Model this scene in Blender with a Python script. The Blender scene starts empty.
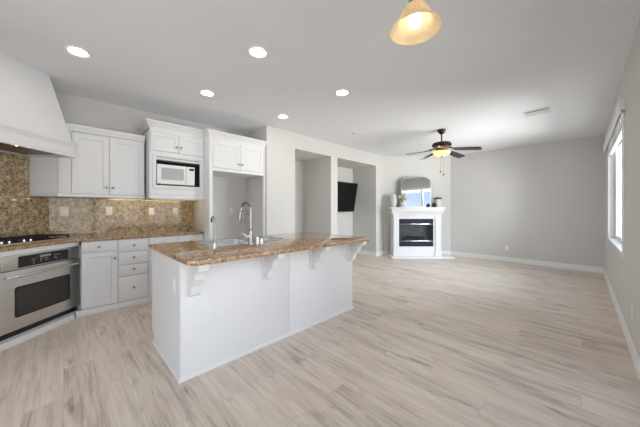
import bpy, bmesh, math, random
from mathutils import Matrix, Vector
R = math.radians
random.seed(4)
scn = bpy.context.scene
COL = scn.collection

# ------------------------------------------------------------------ camera
YAW = R(45.3)
cam_d = bpy.data.cameras.new('camera')
cam_d.sensor_width = 36.0
cam_d.lens = 259.0 / 640.0 * 36.0
cam_d.shift_y = -4.0 / 640.0
cam_d.clip_start = 0.02
cam = bpy.data.objects.new('camera', cam_d)
cam.location = (0, 0, 1.267)
cam.rotation_euler = (R(90), 0, YAW)
COL.objects.link(cam)
scn.camera = cam

# ------------------------------------------------------------------ sky, exposure
SKY = 6.0
DOWNLIGHT = 14.0
scn.view_settings.view_transform = 'Standard'
scn.view_settings.look = 'None'
scn.view_settings.gamma = 1.0
scn.view_settings.use_curve_mapping = False
scn.view_settings.exposure = 1.97
scn.cycles.use_denoising = True
scn.cycles.max_bounces = 12
scn.cycles.diffuse_bounces = 8
scn.cycles.glossy_bounces = 6
scn.cycles.transparent_max_bounces = 12
scn.cycles.sample_clamp_indirect = 6.0
scn.cycles.caustics_reflective = False

world = bpy.data.worlds.new('sky')
scn.world = world
world.use_nodes = True
wn = world.node_tree
wn.nodes.clear()
w_out = wn.nodes.new('ShaderNodeOutputWorld')
w_bg = wn.nodes.new('ShaderNodeBackground')
w_tc = wn.nodes.new('ShaderNodeTexCoord')
w_sep = wn.nodes.new('ShaderNodeSeparateXYZ')
w_map = wn.nodes.new('ShaderNodeMapRange')
w_map.inputs['From Min'].default_value = -0.25
w_map.inputs['From Max'].default_value = 0.75
w_rmp = wn.nodes.new('ShaderNodeValToRGB')
cr = w_rmp.color_ramp
cr.elements[0].position = 0.0
cr.elements[0].color = (0.95, 0.94, 0.92, 1)
cr.elements[1].position = 0.25
cr.elements[1].color = (0.95, 0.975, 1.0, 1)
e = cr.elements.new(0.22); e.color = (0.95, 0.94, 0.92, 1)
e = cr.elements.new(0.46); e.color = (0.88, 0.94, 1.0, 1)
e = cr.elements.new(1.0); e.color = (0.62, 0.78, 1.0, 1)
w_bg.inputs['Strength'].default_value = SKY
wn.links.new(w_tc.outputs['Generated'], w_sep.inputs[0])
wn.links.new(w_sep.outputs['Z'], w_map.inputs['Value'])
wn.links.new(w_map.outputs['Result'], w_rmp.inputs['Fac'])
# a dim blue patch put into the sky for the mantel mirror to reflect
w_dot = wn.nodes.new('ShaderNodeVectorMath'); w_dot.operation = 'DOT_PRODUCT'
w_dot.inputs[1].default_value = Vector((0.906, -0.420, 0.06)).normalized()
w_msk = wn.nodes.new('ShaderNodeMapRange'); w_msk.interpolation_type = 'SMOOTHSTEP'
w_msk.inputs['From Min'].default_value = 0.988
w_msk.inputs['From Max'].default_value = 0.9965
w_b2 = wn.nodes.new('ShaderNodeValToRGB')
w_b2.color_ramp.elements[0].position = 0.25; w_b2.color_ramp.elements[0].color = (0.066, 0.068, 0.071, 1)
w_b2.color_ramp.elements[1].position = 0.345; w_b2.color_ramp.elements[1].color = (0.036, 0.045, 0.060, 1)
w_mix = wn.nodes.new('ShaderNodeMix'); w_mix.data_type = 'RGBA'
wn.links.new(w_tc.outputs['Generated'], w_dot.inputs[0])
wn.links.new(w_dot.outputs['Value'], w_msk.inputs['Value'])
wn.links.new(w_msk.outputs['Result'], w_mix.inputs[0])
wn.links.new(w_map.outputs['Result'], w_b2.inputs['Fac'])
wn.links.new(w_rmp.outputs['Color'], w_mix.inputs[6])
wn.links.new(w_b2.outputs['Color'], w_mix.inputs[7])
wn.links.new(w_mix.outputs[2], w_bg.inputs['Color'])
wn.links.new(w_bg.outputs[0], w_out.inputs[0])


def portal(name, loc, rot, sx, sy):
    l = bpy.data.lights.new(name, 'AREA')
    l.shape = 'RECTANGLE'
    l.size, l.size_y = sx, sy
    l.cycles.is_portal = True
    o = bpy.data.objects.new(name, l)
    o.location = loc
    o.rotation_euler = rot
    COL.objects.link(o)


# openings in the right wall: (y0, y1, z0, z1)
WIN1 = (4.25, 6.594, 0.77, 2.36)
DOOR1 = (-1.80, 3.00, 0.0, 2.30)  # unseen; widened along the wall to bring in more daylight
XR, YN, YB = 0.315, -0.97, 7.61
XE, YE = -2.88, -3.40                     # unseen nook behind the camera, added to let daylight in
NOOK = (-1.95, 0.15, 0.0, 2.30)
CEIL = 2.743
portal('daylight_window', (XR + 0.14, (WIN1[0] + WIN1[1]) / 2, (WIN1[2] + WIN1[3]) / 2), (0, R(90), 0), WIN1[3] - WIN1[2], WIN1[1] - WIN1[0])
portal('daylight_door', (XR + 0.14, (DOOR1[0] + DOOR1[1]) / 2, (DOOR1[2] + DOOR1[3]) / 2), (0, R(90), 0), DOOR1[3] - DOOR1[2], DOOR1[1] - DOOR1[0])

portal('daylight_nook', ((NOOK[0] + NOOK[1]) / 2, YE - 0.14, (NOOK[2] + NOOK[3]) / 2), (R(90), 0, 0), NOOK[1] - NOOK[0], NOOK[3] - NOOK[2])

# ------------------------------------------------------------------ materials


def mat(name, col, rough=0.5, metal=0.0, spec=None, coat=0.0):
    m = bpy.data.materials.new(name)
    m.use_nodes = True
    b = m.node_tree.nodes['Principled BSDF']
    b.inputs['Base Color'].default_value = (*col, 1)
    b.inputs['Roughness'].default_value = rough
    b.inputs['Metallic'].default_value = metal
    if spec is not None:
        b.inputs['Specular IOR Level'].default_value = spec
    if coat:
        b.inputs['Coat Weight'].default_value = coat
        b.inputs['Coat Roughness'].default_value = 0.05
    return m


def N(m, t):
    return m.node_tree.nodes.new(t)


def L(m, a, b):
    m.node_tree.links.new(a, b)


def mottled(name, col, rough, amt=0.04, scale=6.0, bump=0.0, bscale=150.0, metal=0.0, stretch=(1, 1, 1)):
    """a plain surface with faint tonal wear and optional fine bump"""
    m = mat(name, col, rough, metal)
    b = m.node_tree.nodes['Principled BSDF']
    tc = N(m, 'ShaderNodeTexCoord')
    mp = N(m, 'ShaderNodeMapping')
    mp.inputs['Scale'].default_value = stretch
    L(m, tc.outputs['Object'], mp.inputs['Vector'])
    n = N(m, 'ShaderNodeTexNoise')
    n.inputs['Scale'].default_value = scale
    n.inputs['Detail'].default_value = 4
    L(m, mp.outputs[0], n.inputs['Vector'])
    r = N(m, 'ShaderNodeValToRGB')
    r.color_ramp.elements[0].position = 0.3
    r.color_ramp.elements[1].position = 0.7
    r.color_ramp.elements[0].color = (*[c * (1 - amt) for c in col], 1)
    r.color_ramp.elements[1].color = (*[min(1, c * (1 + amt)) for c in col], 1)
    L(m, n.outputs['Fac'], r.inputs[0])
    L(m, r.outputs[0], b.inputs['Base Color'])
    if bump:
        n2 = N(m, 'ShaderNodeTexNoise')
        n2.inputs['Scale'].default_value = bscale
        L(m, mp.outputs[0], n2.inputs['Vector'])
        bp = N(m, 'ShaderNodeBump')
        bp.inputs['Strength'].default_value = bump
        bp.inputs['Distance'].default_value = 0.002
        L(m, n2.outputs['Fac'], bp.inputs['Height'])
        L(m, bp.outputs[0], b.inputs['Normal'])
    return m


def granite(name, cols, scale=1.0, rough=0.05):
    """speckled stone: cols = dark, brown, tan, cream"""
    m = mat(name, cols[2], rough)
    b = m.node_tree.nodes['Principled BSDF']
    tc = N(m, 'ShaderNodeTexCoord')
    n1 = N(m, 'ShaderNodeTexNoise')
    n1.inputs['Scale'].default_value = 26 * scale
    n1.inputs['Detail'].default_value = 6
    n1.inputs['Roughness'].default_value = 0.62
    L(m, tc.outputs['Object'], n1.inputs['Vector'])
    r1 = N(m, 'ShaderNodeValToRGB')
    r1.color_ramp.elements[0].position = 0.32
    r1.color_ramp.elements[0].color = (*cols[0], 1)
    r1.color_ramp.elements[1].position = 0.70
    r1.color_ramp.elements[1].color = (*cols[3], 1)
    e = r1.color_ramp.elements.new(0.43); e.color = (*cols[1], 1)
    e = r1.color_ramp.elements.new(0.54); e.color = (*cols[2], 1)
    L(m, n1.outputs['Fac'], r1.inputs[0])
    v = N(m, 'ShaderNodeTexVoronoi')
    v.inputs['Scale'].default_value = 95 * scale
    L(m, tc.outputs['Object'], v.inputs['Vector'])
    r2 = N(m, 'ShaderNodeValToRGB')
    r2.color_ramp.interpolation = 'CONSTANT'
    r2.color_ramp.elements[0].color = (*cols[0], 1)
    r2.color_ramp.elements[1].position = 0.80
    r2.color_ramp.elements[1].color = (*cols[3], 1)
    e = r2.color_ramp.elements.new(0.22); e.color = (*cols[1], 1)
    e = r2.color_ramp.elements.new(0.45); e.color = (*cols[2], 1)
    sp = N(m, 'ShaderNodeSeparateColor')
    L(m, v.outputs['Color'], sp.inputs[0])
    L(m, sp.outputs[0], r2.inputs[0])
    mx = N(m, 'ShaderNodeMix')
    mx.data_type = 'RGBA'
    mx.inputs[0].default_value = 0.42
    L(m, r1.outputs[0], mx.inputs[6])
    L(m, r2.outputs[0], mx.inputs[7])
    L(m, mx.outputs[2], b.inputs['Base Color'])
    return m


def planks():
    m = mat('plank_floor', (0.45, 0.38, 0.32), 0.42)
    b = m.node_tree.nodes['Principled BSDF']
    tc = N(m, 'ShaderNodeTexCoord')
    br = N(m, 'ShaderNodeTexBrick')
    br.offset = 0.37
    br.offset_frequency = 2
    br.inputs['Scale'].default_value = 1.0
    br.inputs['Brick Width'].default_value = 1.22
    br.inputs['Row Height'].default_value = 0.18
    br.inputs['Mortar Size'].default_value = 0.0012
    br.inputs['Mortar Smooth'].default_value = 0.2
    br.inputs['Color1'].default_value = (0, 0, 0, 1)
    br.inputs['Color2'].default_value = (1, 1, 1, 1)
    br.inputs['Mortar'].default_value = (0.5, 0.5, 0.5, 1)
    L(m, tc.outputs['Object'], br.inputs['Vector'])
    # shift the grain of every plank
    sep = N(m, 'ShaderNodeSeparateColor')
    L(m, br.outputs['Color'], sep.inputs[0])
    mul = N(m, 'ShaderNodeMath'); mul.operation = 'MULTIPLY'; mul.inputs[1].default_value = 37.0
    L(m, sep.outputs[0], mul.inputs[0])
    mp = N(m, 'ShaderNodeMapping')
    mp.inputs['Scale'].default_value = (0.8, 7.5, 1)
    L(m, tc.outputs['Object'], mp.inputs['Vector'])
    n1 = N(m, 'ShaderNodeTexNoise'); n1.noise_dimensions = '4D'
    n1.inputs['Scale'].default_value = 2.4
    n1.inputs['Detail'].default_value = 8
    n1.inputs['Roughness'].default_value = 0.6
    n1.inputs['Distortion'].default_value = 0.5
    L(m, mp.outputs[0], n1.inputs['Vector'])
    L(m, mul.outputs[0], n1.inputs['W'])
    mp2 = N(m, 'ShaderNodeMapping')
    mp2.inputs['Scale'].default_value = (2.0, 42.0, 1)
    L(m, tc.outputs['Object'], mp2.inputs['Vector'])
    n2 = N(m, 'ShaderNodeTexNoise'); n2.noise_dimensions = '4D'
    n2.inputs['Scale'].default_value = 1.6
    n2.inputs['Detail'].default_value = 5
    L(m, mp2.outputs[0], n2.inputs['Vector'])
    L(m, mul.outputs[0], n2.inputs['W'])
    # knots and dark streaks
    mp3 = N(m, 'ShaderNodeMapping')
    mp3.inputs['Scale'].default_value = (2.6, 9.0, 1)
    L(m, tc.outputs['Object'], mp3.inputs['Vector'])
    n3 = N(m, 'ShaderNodeTexNoise'); n3.noise_dimensions = '4D'
    n3.inputs['Scale'].default_value = 1.3
    n3.inputs['Detail'].default_value = 3
    L(m, mp3.outputs[0], n3.inputs['Vector'])
    L(m, mul.outputs[0], n3.inputs['W'])
    r3 = N(m, 'ShaderNodeValToRGB')
    r3.color_ramp.elements[0].position = 0.27
    r3.color_ramp.elements[0].color = (0.58, 0.53, 0.49, 1)
    r3.color_ramp.elements[1].position = 0.40
    r3.color_ramp.elements[1].color = (1, 1, 1, 1)
    L(m, n3.outputs['Fac'], r3.inputs[0])
    a1 = N(m, 'ShaderNodeMath'); a1.operation = 'MULTIPLY'; a1.inputs[1].default_value = 0.56
    L(m, n1.outputs['Fac'], a1.inputs[0])
    a2 = N(m, 'ShaderNodeMath'); a2.operation = 'MULTIPLY_ADD'; a2.inputs[1].default_value = 0.38
    L(m, n2.outputs['Fac'], a2.inputs[0])
    L(m, a1.outputs[0], a2.inputs[2])
    a3 = N(m, 'ShaderNodeMath'); a3.operation = 'MULTIPLY_ADD'; a3.inputs[1].default_value = 0.10
    L(m, sep.outputs[0], a3.inputs[0])
    L(m, a2.outputs[0], a3.inputs[2])
    r = N(m, 'ShaderNodeValToRGB')
    r.color_ramp.elements[0].position = 0.36
    r.color_ramp.elements[0].color = (0.410, 0.330, 0.268, 1)
    r.color_ramp.elements[1].position = 0.62
    r.color_ramp.elements[1].color = (0.765, 0.668, 0.582, 1)
    e = r.color_ramp.elements.new(0.48); e.color = (0.645, 0.548, 0.466, 1)
    L(m, a3.outputs[0], r.inputs[0])
    mk = N(m, 'ShaderNodeMix'); mk.data_type = 'RGBA'; mk.blend_type = 'MULTIPLY'
    mk.inputs[0].default_value = 0.8
    L(m, r.outputs[0], mk.inputs[6])
    L(m, r3.outputs[0], mk.inputs[7])
    # joints between boards
    mj = N(m, 'ShaderNodeMix'); mj.data_type = 'RGBA'
    mj.inputs[7].default_value = (0.20, 0.165, 0.135, 1)
    mf = N(m, 'ShaderNodeMath'); mf.operation = 'MULTIPLY'; mf.inputs[1].default_value = 0.3
    L(m, br.outputs['Fac'], mf.inputs[0])
    L(m, mf.outputs[0], mj.inputs[0])
    L(m, mk.outputs[2], mj.inputs[6])
    L(m, mj.outputs[2], b.inputs['Base Color'])
    bp = N(m, 'ShaderNodeBump')
    bp.inputs['Strength'].default_value = 0.12
    bp.inputs['Distance'].default_value = 0.002
    L(m, n2.outputs['Fac'], bp.inputs['Height'])
    L(m, bp.outputs[0], b.inputs['Normal'])
    return m


def glass_pane(name, tint=(0.96, 0.98, 0.98), refl=0.9):
    m = bpy.data.materials.new(name)
    m.use_nodes = True
    m.node_tree.nodes.clear()
    o = N(m, 'ShaderNodeOutputMaterial')
    t = N(m, 'ShaderNodeBsdfTransparent')
    t.inputs[0].default_value = (*tint, 1)
    g = N(m, 'ShaderNodeBsdfGlossy')
    g.inputs['Roughness'].default_value = 0.02
    f = N(m, 'ShaderNodeFresnel')
    f.inputs[0].default_value = 1.45
    k = N(m, 'ShaderNodeMath'); k.operation = 'MULTIPLY'; k.inputs[1].default_value = refl
    x = N(m, 'ShaderNodeMixShader')
    L(m, f.outputs[0], k.inputs[0])
    L(m, k.outputs[0], x.inputs[0])
    L(m, t.outputs[0], x.inputs[1])
    L(m, g.outputs[0], x.inputs[2])
    L(m, x.outputs[0], o.inputs[0])
    return m


def glow(name, col, s):
    m = bpy.data.materials.new(name)
    m.use_nodes = True
    m.node_tree.nodes.clear()
    o = N(m, 'ShaderNodeOutputMaterial')
    e = N(m, 'ShaderNodeEmission')
    e.inputs[0].default_value = (*col, 1)
    e.inputs[1].default_value = s
    L(m, e.outputs[0], o.inputs[0])
    return m


def lamp_glass(name, col, s, trans=0.5):
    """cloudy alabaster glass lit from inside"""
    m = bpy.data.materials.new(name)
    m.use_nodes = True
    m.node_tree.nodes.clear()
    o = N(m, 'ShaderNodeOutputMaterial')
    tc = N(m, 'ShaderNodeTexCoord')
    n = N(m, 'ShaderNodeTexNoise')
    n.inputs['Scale'].default_value = 9
    n.inputs['Detail'].default_value = 3
    n.inputs['Distortion'].default_value = 1.2
    L(m, tc.outputs['Object'], n.inputs['Vector'])
    r = N(m, 'ShaderNodeValToRGB')
    r.color_ramp.elements[0].position = 0.3
    r.color_ramp.elements[0].color = (*[c * 0.8 for c in col], 1)
    r.color_ramp.elements[1].position = 0.7
    r.color_ramp.elements[1].color = (*col, 1)
    L(m, n.outputs['Fac'], r.inputs[0])
    d = N(m, 'ShaderNodeBsdfDiffuse')
    t = N(m, 'ShaderNodeBsdfTranslucent')
    e = N(m, 'ShaderNodeEmission')
    e.inputs[1].default_value = s
    for q in (d, t, e):
        L(m, r.outputs[0], q.inputs[0])
    x = N(m, 'ShaderNodeMixShader')
    x.inputs[0].default_value = trans
    L(m, d.outputs[0], x.inputs[1])
    L(m, t.outputs[0], x.inputs[2])
    a = N(m, 'ShaderNodeAddShader')
    L(m, x.outputs[0], a.inputs[0])
    L(m, e.outputs[0], a.inputs[1])
    L(m, a.outputs[0], o.inputs[0])
    return m


M = {
    'wall': mottled('wall_paint', (0.635, 0.627, 0.607), 0.75, 0.012, 2.0, 0.06, 220),
    'ceil': mottled('ceiling_paint', (0.82, 0.835, 0.86), 0.85, 0.012, 1.5, 0.06, 160),
    'trim': mottled('trim_paint', (0.80, 0.80, 0.80), 0.4, 0.01, 3.0),
    'cab': mottled('cabinet_paint', (0.745, 0.755, 0.77), 0.38, 0.012, 3.0),
    'floor': planks(),
    'granite': granite('granite_counter', ((0.060, 0.034, 0.022), (0.260, 0.138, 0.066), (0.455, 0.290, 0.150), (0.640, 0.500, 0.345))),
    'splash': granite('granite_splash', ((0.075, 0.052, 0.032), (0.260, 0.175, 0.088), (0.440, 0.335, 0.205), (0.640, 0.560, 0.430)), 0.75, 0.07),
    'steel': mottled('brushed_steel', (0.72, 0.71, 0.69), 0.38, 0.05, 5.0, 0.05, 90, 1.0, (1, 1, 30)),
    'sink': mottled('sink_steel', (0.62, 0.62, 0.62), 0.22, 0.04, 8.0, 0, 90, 1.0),
    'chrome': mat('polished_chrome', (0.72, 0.72, 0.72), 0.10, 1.0),
    'nickel': mat('brushed_nickel', (0.36, 0.35, 0.33), 0.25, 1.0),
    'knob': mat('pewter_knob', (0.30, 0.29, 0.28), 0.28, 1.0),
    'black': mat('black_enamel', (0.012, 0.012, 0.013), 0.25),
    'iron': mottled('cast_iron', (0.015, 0.015, 0.016), 0.55, 0.2, 40),
    'ovenglass': mat('oven_glass', (0.030, 0.030, 0.028), 0.06, 0.0, 0.6),
    'screen': mat('tv_screen', (0.006, 0.006, 0.006), 0.20, 0.0, 0.2),
    'bezel': mat('tv_bezel', (0.008, 0.008, 0.008), 0.4, 0.0, 0.25),
    'display': mat('display_glass', (0.30, 0.33, 0.34), 0.2),
    'button': mat('panel_print', (0.28, 0.28, 0.29), 0.4),
    'white_plastic': mat('white_plastic', (0.82, 0.81, 0.78), 0.35),
    'slot': mat('socket_slot', (0.12, 0.12, 0.12), 0.5),
    'mw_white': mat('microwave_enamel', (0.80, 0.80, 0.80), 0.3),
    'mw_mesh': mottled('microwave_mesh', (0.42, 0.43, 0.44), 0.25, 0.06, 160),
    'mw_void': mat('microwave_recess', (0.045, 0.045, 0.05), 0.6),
    'bronze': mottled('oiled_bronze', (0.045, 0.032, 0.026), 0.35, 0.25, 20, 0, 90, 0.7),
    'gold': mottled('antique_gold', (0.46, 0.27, 0.12), 0.35, 0.25, 18, 0, 90, 0.6),
    'blade': mottled('dark_walnut_blade', (0.035, 0.027, 0.028), 0.45, 0.3, 3, 0, 90, 0.0, (1, 14, 1)),
    'pane': glass_pane('window_glass', (0.86, 0.87, 0.87)),
    'tinted_rear': glass_pane('rear_door_glass', (0.50, 0.50, 0.50)),  # tint put in to dim the daylight from the added rear door
    'tinted': glass_pane('tinted_window_glass', (0.36, 0.36, 0.36)),  # dark tint put in to hold back daylight from the wide side door
    'fireglass': mat('firebox_glass', (0.020, 0.022, 0.026), 0.08),
    'fire_dark': mat('firebox_metal', (0.022, 0.026, 0.038), 0.55, 0.0, 0.25),
    'liner': mottled('firebrick_panel', (0.36, 0.36, 0.37), 0.8, 0.2, 12),
    'brass': mat('polished_trim', (0.80, 0.80, 0.82), 0.15, 1.0),
    'log': mottled('ceramic_log', (0.16, 0.13, 0.11), 0.8, 0.3, 14),
    'mirror': mat('mirror_silver', (0.93, 0.95, 0.96), 0.015, 1.0),
    'mirror_frame': mat('mirror_frame_metal', (0.50, 0.50, 0.49), 0.25, 1.0),
    'ceramic': mottled('white_ceramic', (0.66, 0.65, 0.62), 0.35, 0.04, 10),
    'petal': mottled('cream_petal', (0.74, 0.68, 0.52), 0.7, 0.12, 20),
    'leaf': mottled('dried_leaf', (0.24, 0.24, 0.15), 0.7, 0.25, 12),
    'bronze_lid': mat('dark_lid', (0.03, 0.026, 0.024), 0.4),
    'hood_dark': mottled('hood_liner_metal', (0.16, 0.125, 0.075), 0.35, 0.1, 5, 0, 90, 0.6),
    'bulb': glow('lit_bulb', (1.0, 0.96, 0.86), 1.6),
    'downlight': glow('lit_downlight', (1.0, 0.95, 0.89), DOWNLIGHT),
    'hoodbulb': glow('lit_hood_bulb', (1.0, 0.85, 0.55), 9.0),
    'strip': glow('lit_strip', (1.0, 0.80, 0.32), 6.5),
    'shade': lamp_glass('alabaster_shade', (0.84, 0.68, 0.44), 0.05, 0.35),
    'bowl': lamp_glass('alabaster_bowl', (1.0, 0.76, 0.38), 0.07, 0.45),
    'vent_dark': mat('vent_shadow_gap', (0.10, 0.10, 0.10), 0.8),
    'vent': mat('vent_enamel', (0.72, 0.72, 0.72), 0.5),
}

# ------------------------------------------------------------------ builders


def frame(x, y, deg):
    """local frame: x' to the viewer's right along a front, y' into it, z up"""
    return Matrix.Translation((x, y, 0)) @ Matrix.Rotation(R(deg), 4, 'Z')


def world_of(o):
    m = o.matrix_basis.copy()
    while o.parent:
        o = o.parent
        m = o.matrix_basis @ m
    return m


class MB:
    def __init__(self, F=None):
        self.bm = bmesh.new()
        self.F = F or Matrix.Identity(4)

    def v(self, p):
        return self.bm.verts.new(self.F @ Vector(p))

    def face(self, vs):
        try:
            return self.bm.faces.new(vs)
        except ValueError:
            return None

    def box(self, x0, x1, y0, y1, z0, z1, bev=0.0, seg=2):
        vs = [self.v((x, y, z)) for z in (z0, z1) for x, y in ((x0, y0), (x1, y0), (x1, y1), (x0, y1))]
        fs = [self.face([vs[i] for i in q]) for q in ((3, 2, 1, 0), (4, 5, 6, 7), (0, 1, 5, 4), (1, 2, 6, 5), (2, 3, 7, 6), (3, 0, 4, 7))]
        if bev:
            ed = list({e for f in fs for e in f.edges})
            bmesh.ops.bevel(self.bm, geom=ed, offset=bev, segments=seg, affect='EDGES', profile=0.5)
        return self

    def prism(self, pts, z0, z1, axis='z', bev=0.0):
        """pts in the plane across axis: z -> (x,y), y -> (x,z), x -> (y,z)"""
        def P(a, b, h):
            return {'z': (a, b, h), 'y': (a, h, b), 'x': (h, a, b)}[axis]
        lo = [self.v(P(a, b, z0)) for a, b in pts]
        hi = [self.v(P(a, b, z1)) for a, b in pts]
        n = len(pts)
        fs = [self.face(list(reversed(lo))), self.face(hi)]
        for i in range(n):
            fs.append(self.face([lo[i], lo[(i + 1) % n], hi[(i + 1) % n], hi[i]]))
        if bev:
            ed = list({e for f in fs[:2] for e in f.edges})
            bmesh.ops.bevel(self.bm, geom=ed, offset=bev, segments=2, affect='EDGES', profile=0.5)
        return self

    def loft(self, loops, cap=True, close=False):
        rows = [[self.v(p) for p in lp] for lp in loops]
        n = len(rows[0])
        rng = range(len(rows)) if close else range(len(rows) - 1)
        for k in rng:
            a, b = rows[k], rows[(k + 1) % len(rows)]
            for i in range(n):
                self.face([a[i], a[(i + 1) % n], b[(i + 1) % n], b[i]])
        if cap and not close:
            self.face(list(reversed(rows[0])))
            self.face(rows[-1])
        return self

    def lathe(self, prof, c=(0, 0, 0), axis='z', seg=28, cap=True):
        """prof: (radius, height) up the axis from c; axis z, or 'out' = towards -y'"""
        loops = []
        for r, h in prof:
            lp = []
            for k in range(seg):
                t = 2 * math.pi * k / seg
                a, b = max(r, 1e-4) * math.cos(t), max(r, 1e-4) * math.sin(t)
                if axis == 'z':
                    lp.append((c[0] + a, c[1] + b, c[2] + h))
                elif axis == 'out':
                    lp.append((c[0] + a, c[1] - h, c[2] + b))
                else:
                    lp.append((c[0] + h, c[1] + a, c[2] + b))
            loops.append(lp)
        return self.loft(loops, cap)

    def tube(self, pts, r, seg=12):
        pts = [Vector(p) for p in pts]
        rs = r if isinstance(r, (list, tuple)) else [r] * len(pts)
        loops = []
        up = None
        for i, p in enumerate(pts):
            d = (pts[min(i + 1, len(pts) - 1)] - pts[max(i - 1, 0)]).normalized()
            if up is None:
                up = Vector((0, 0, 1)) if abs(d.z) < 0.9 else Vector((1, 0, 0))
            a = d.cross(up).normalized()
            b = a.cross(d).normalized()
            up = b
            loops.append([tuple(p + a * rs[i] * math.cos(2 * math.pi * k / seg) + b * rs[i] * math.sin(2 * math.pi * k / seg)) for k in range(seg)])
        return self.loft(loops)

    def sweep(self, prof, path, closed=False):
        """prof: closed loop of (outward, z); path: plan points, outward = right of travel"""
        n = len(path)
        loops = []
        for i in range(n):
            p = Vector(path[i])
            a = Vector(path[(i - 1) % n]) if (closed or i) else None
            b = Vector(path[(i + 1) % n]) if (closed or i < n - 1) else None
            d1 = (p - a).normalized() if a is not None else (b - p).normalized()
            d2 = (b - p).normalized() if b is not None else d1
            n1 = Vector((d1.y, -d1.x)); n2 = Vector((d2.y, -d2.x))
            mt = n1 + n2
            mt = mt / max(1e-6, mt.dot(n1))
            loops.append([(p.x + mt.x * o, p.y + mt.y * o, z) for o, z in prof])
        return self.loft(loops, True, closed)

    def panel(self, x0, x1, y, z0, z1, th=0.02, rail=0.055, deep=0.007, slope=0.006):
        """recessed panel door; front plane at y - th"""
        f = y - th
        e = 0.003
        rect = lambda i, yy: [(x0 + i, yy, z0 + i), (x1 - i, yy, z0 + i), (x1 - i, yy, z1 - i), (x0 + i, yy, z1 - i)]
        self.loft([rect(0, y), rect(0, f + e), rect(e, f), rect(rail, f), rect(rail + slope, f + deep), rect(rail + slope + 0.001, f + deep)])
        return self

    def build(self, name, m, parent=None, sharp=35):
        bmesh.ops.remove_doubles(self.bm, verts=self.bm.verts, dist=1e-6)
        bmesh.ops.recalc_face_normals(self.bm, faces=self.bm.faces)
        me = bpy.data.meshes.new(name)
        self.bm.to_mesh(me)
        self.bm.free()
        if parent:
            me.transform(world_of(parent).inverted())
        for p in me.polygons:
            p.use_smooth = True
        me.set_sharp_from_angle(angle=R(sharp))
        me.materials.append(M[m] if isinstance(m, str) else m)
        o = bpy.data.objects.new(name, me)
        COL.objects.link(o)
        if parent:
            o.parent = parent
        return o


def tag(o, label, cat, group=None):
    o['label'] = label
    o['category'] = cat
    if group:
        o['group'] = group
    return o


def struct(o):
    o['kind'] = 'structure'
    return o


def thing(name, label, cat, loc, deg=0, group=None):
    o = bpy.data.objects.new(name, None)
    o.empty_display_size = 0.1
    COL.objects.link(o)
    o.location = loc
    o.rotation_euler = (0, 0, R(deg))
    return tag(o, label, cat, group)


def copy_thing(o, loc, label, group=None):
    def rec(src, par):
        c = src.copy()
        COL.objects.link(c)
        c.parent = par
        for ch in list(src.children):
            rec(ch, c)
        return c
    r = rec(o, None)
    r.location = loc
    r['label'] = label
    if group:
        r['group'] = group
    return r


def knob(F, x, y, z, parent, r=0.015):
    MB(F).lathe([(0.006, 0), (0.006, 0.010), (r * 0.8, 0.014), (r, 0.020), (r * 0.9, 0.027), (r * 0.4, 0.031)], (x, y, z), 'out', 16).build('knob', 'knob', parent)


# ------------------------------------------------------------------ the room
XL, XK, XP = -3.895, -4.627, -3.895       # left wall, kitchen wall, pier face
DN = -4.764                               # cooktop corner wall: x + y = DN
P_A = (XK, DN - XK)                       # (-4.627, -0.137)
P_B = (DN - YN, YN)                       # (-3.794, -0.97)
P_C = (XL, 6.33)
P_D = (-2.55, YB)
T = 0.12

struct(MB().box(-5.1, XR + T, YE - T, YB + T, -0.10, 0.0).build('floor', 'floor'))
struct(MB().box(-5.1, XR + T, YE - T, YB + T, CEIL, CEIL + 0.1).build('ceiling', 'ceil'))


def wall_with_holes(b, a0, a1, t0, t1, holes, axis):
    """vertical wall strips around rectangular holes (p0, p1, z0, z1)"""
    def bx(p0, p1, z0, z1):
        if p1 - p0 < 1e-4 or z1 - z0 < 1e-4:
            return
        if axis == 'y':
            b.box(t0, t1, p0, p1, z0, z1)
        else:
            b.box(p0, p1, t0, t1, z0, z1)
    cur = a0
    for p0, p1, z0, z1 in sorted(holes):
        bx(cur, p0, 0, CEIL)
        bx(p0, p1, 0, z0)
        bx(p0, p1, z1, CEIL)
        cur = p1
    bx(cur, a1, 0, CEIL)


b = MB(); wall_with_holes(b, YE - T, YB, XR, XR + T, [WIN1, DOOR1], 'y'); struct(b.build('wall_right', 'wall'))
struct(MB().box(P_B[0] - 0.3, XE, YN - T, YN, 0, CEIL).build('wall_near', 'wall'))
struct(MB().box(XE - T, XE, YE, YN - T, 0, CEIL).build('wall_nook', 'wall'))
b = MB(); wall_with_holes(b, XE - T, XR, YE - T, YE, [NOOK], 'x'); struct(b.build('wall_rear', 'wall'))
struct(MB().box(P_D[0] - 0.4, XR + T, YB, YB + T, 0, CEIL).build('wall_back', 'wall'))
struct(MB().prism([P_C, P_D, (P_D[0] - 0.08, P_D[1] + 0.12), (P_C[0] - 0.08, P_C[1] + 0.12)], 0, CEIL).build('wall_fireplace', 'wall'))
struct(MB().prism([P_A, P_B, (P_B[0] - 0.085, P_B[1] - 0.085), (P_A[0] - 0.085, P_A[1] - 0.085)], 0, CEIL).build('wall_cooktop', 'wall'))
struct(MB().box(XK - T, XK, P_A[1] - 0.05, 2.535, 0, CEIL).build('wall_kitchen', 'wall'))
NICHE = [(3.175, 4.196, -4.80), (4.413, 5.975, -4.68)]
ZN = 2.443
b = MB()
b.box(-4.95, XL, 2.535, 3.175, 0, CEIL)
b.box(-4.95, XL, 4.196, 4.413, 0, CEIL)
b.box(-4.95, XL, 5.975, P_C[1] + 0.05, 0, CEIL)
for y0, y1, xb in NICHE:
    b.box(xb, XL, y0, y1, ZN, CEIL)
    b.box(-4.95, xb, y0, y1, 0, CEIL)
struct(b.build('wall_left', 'wall'))

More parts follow.
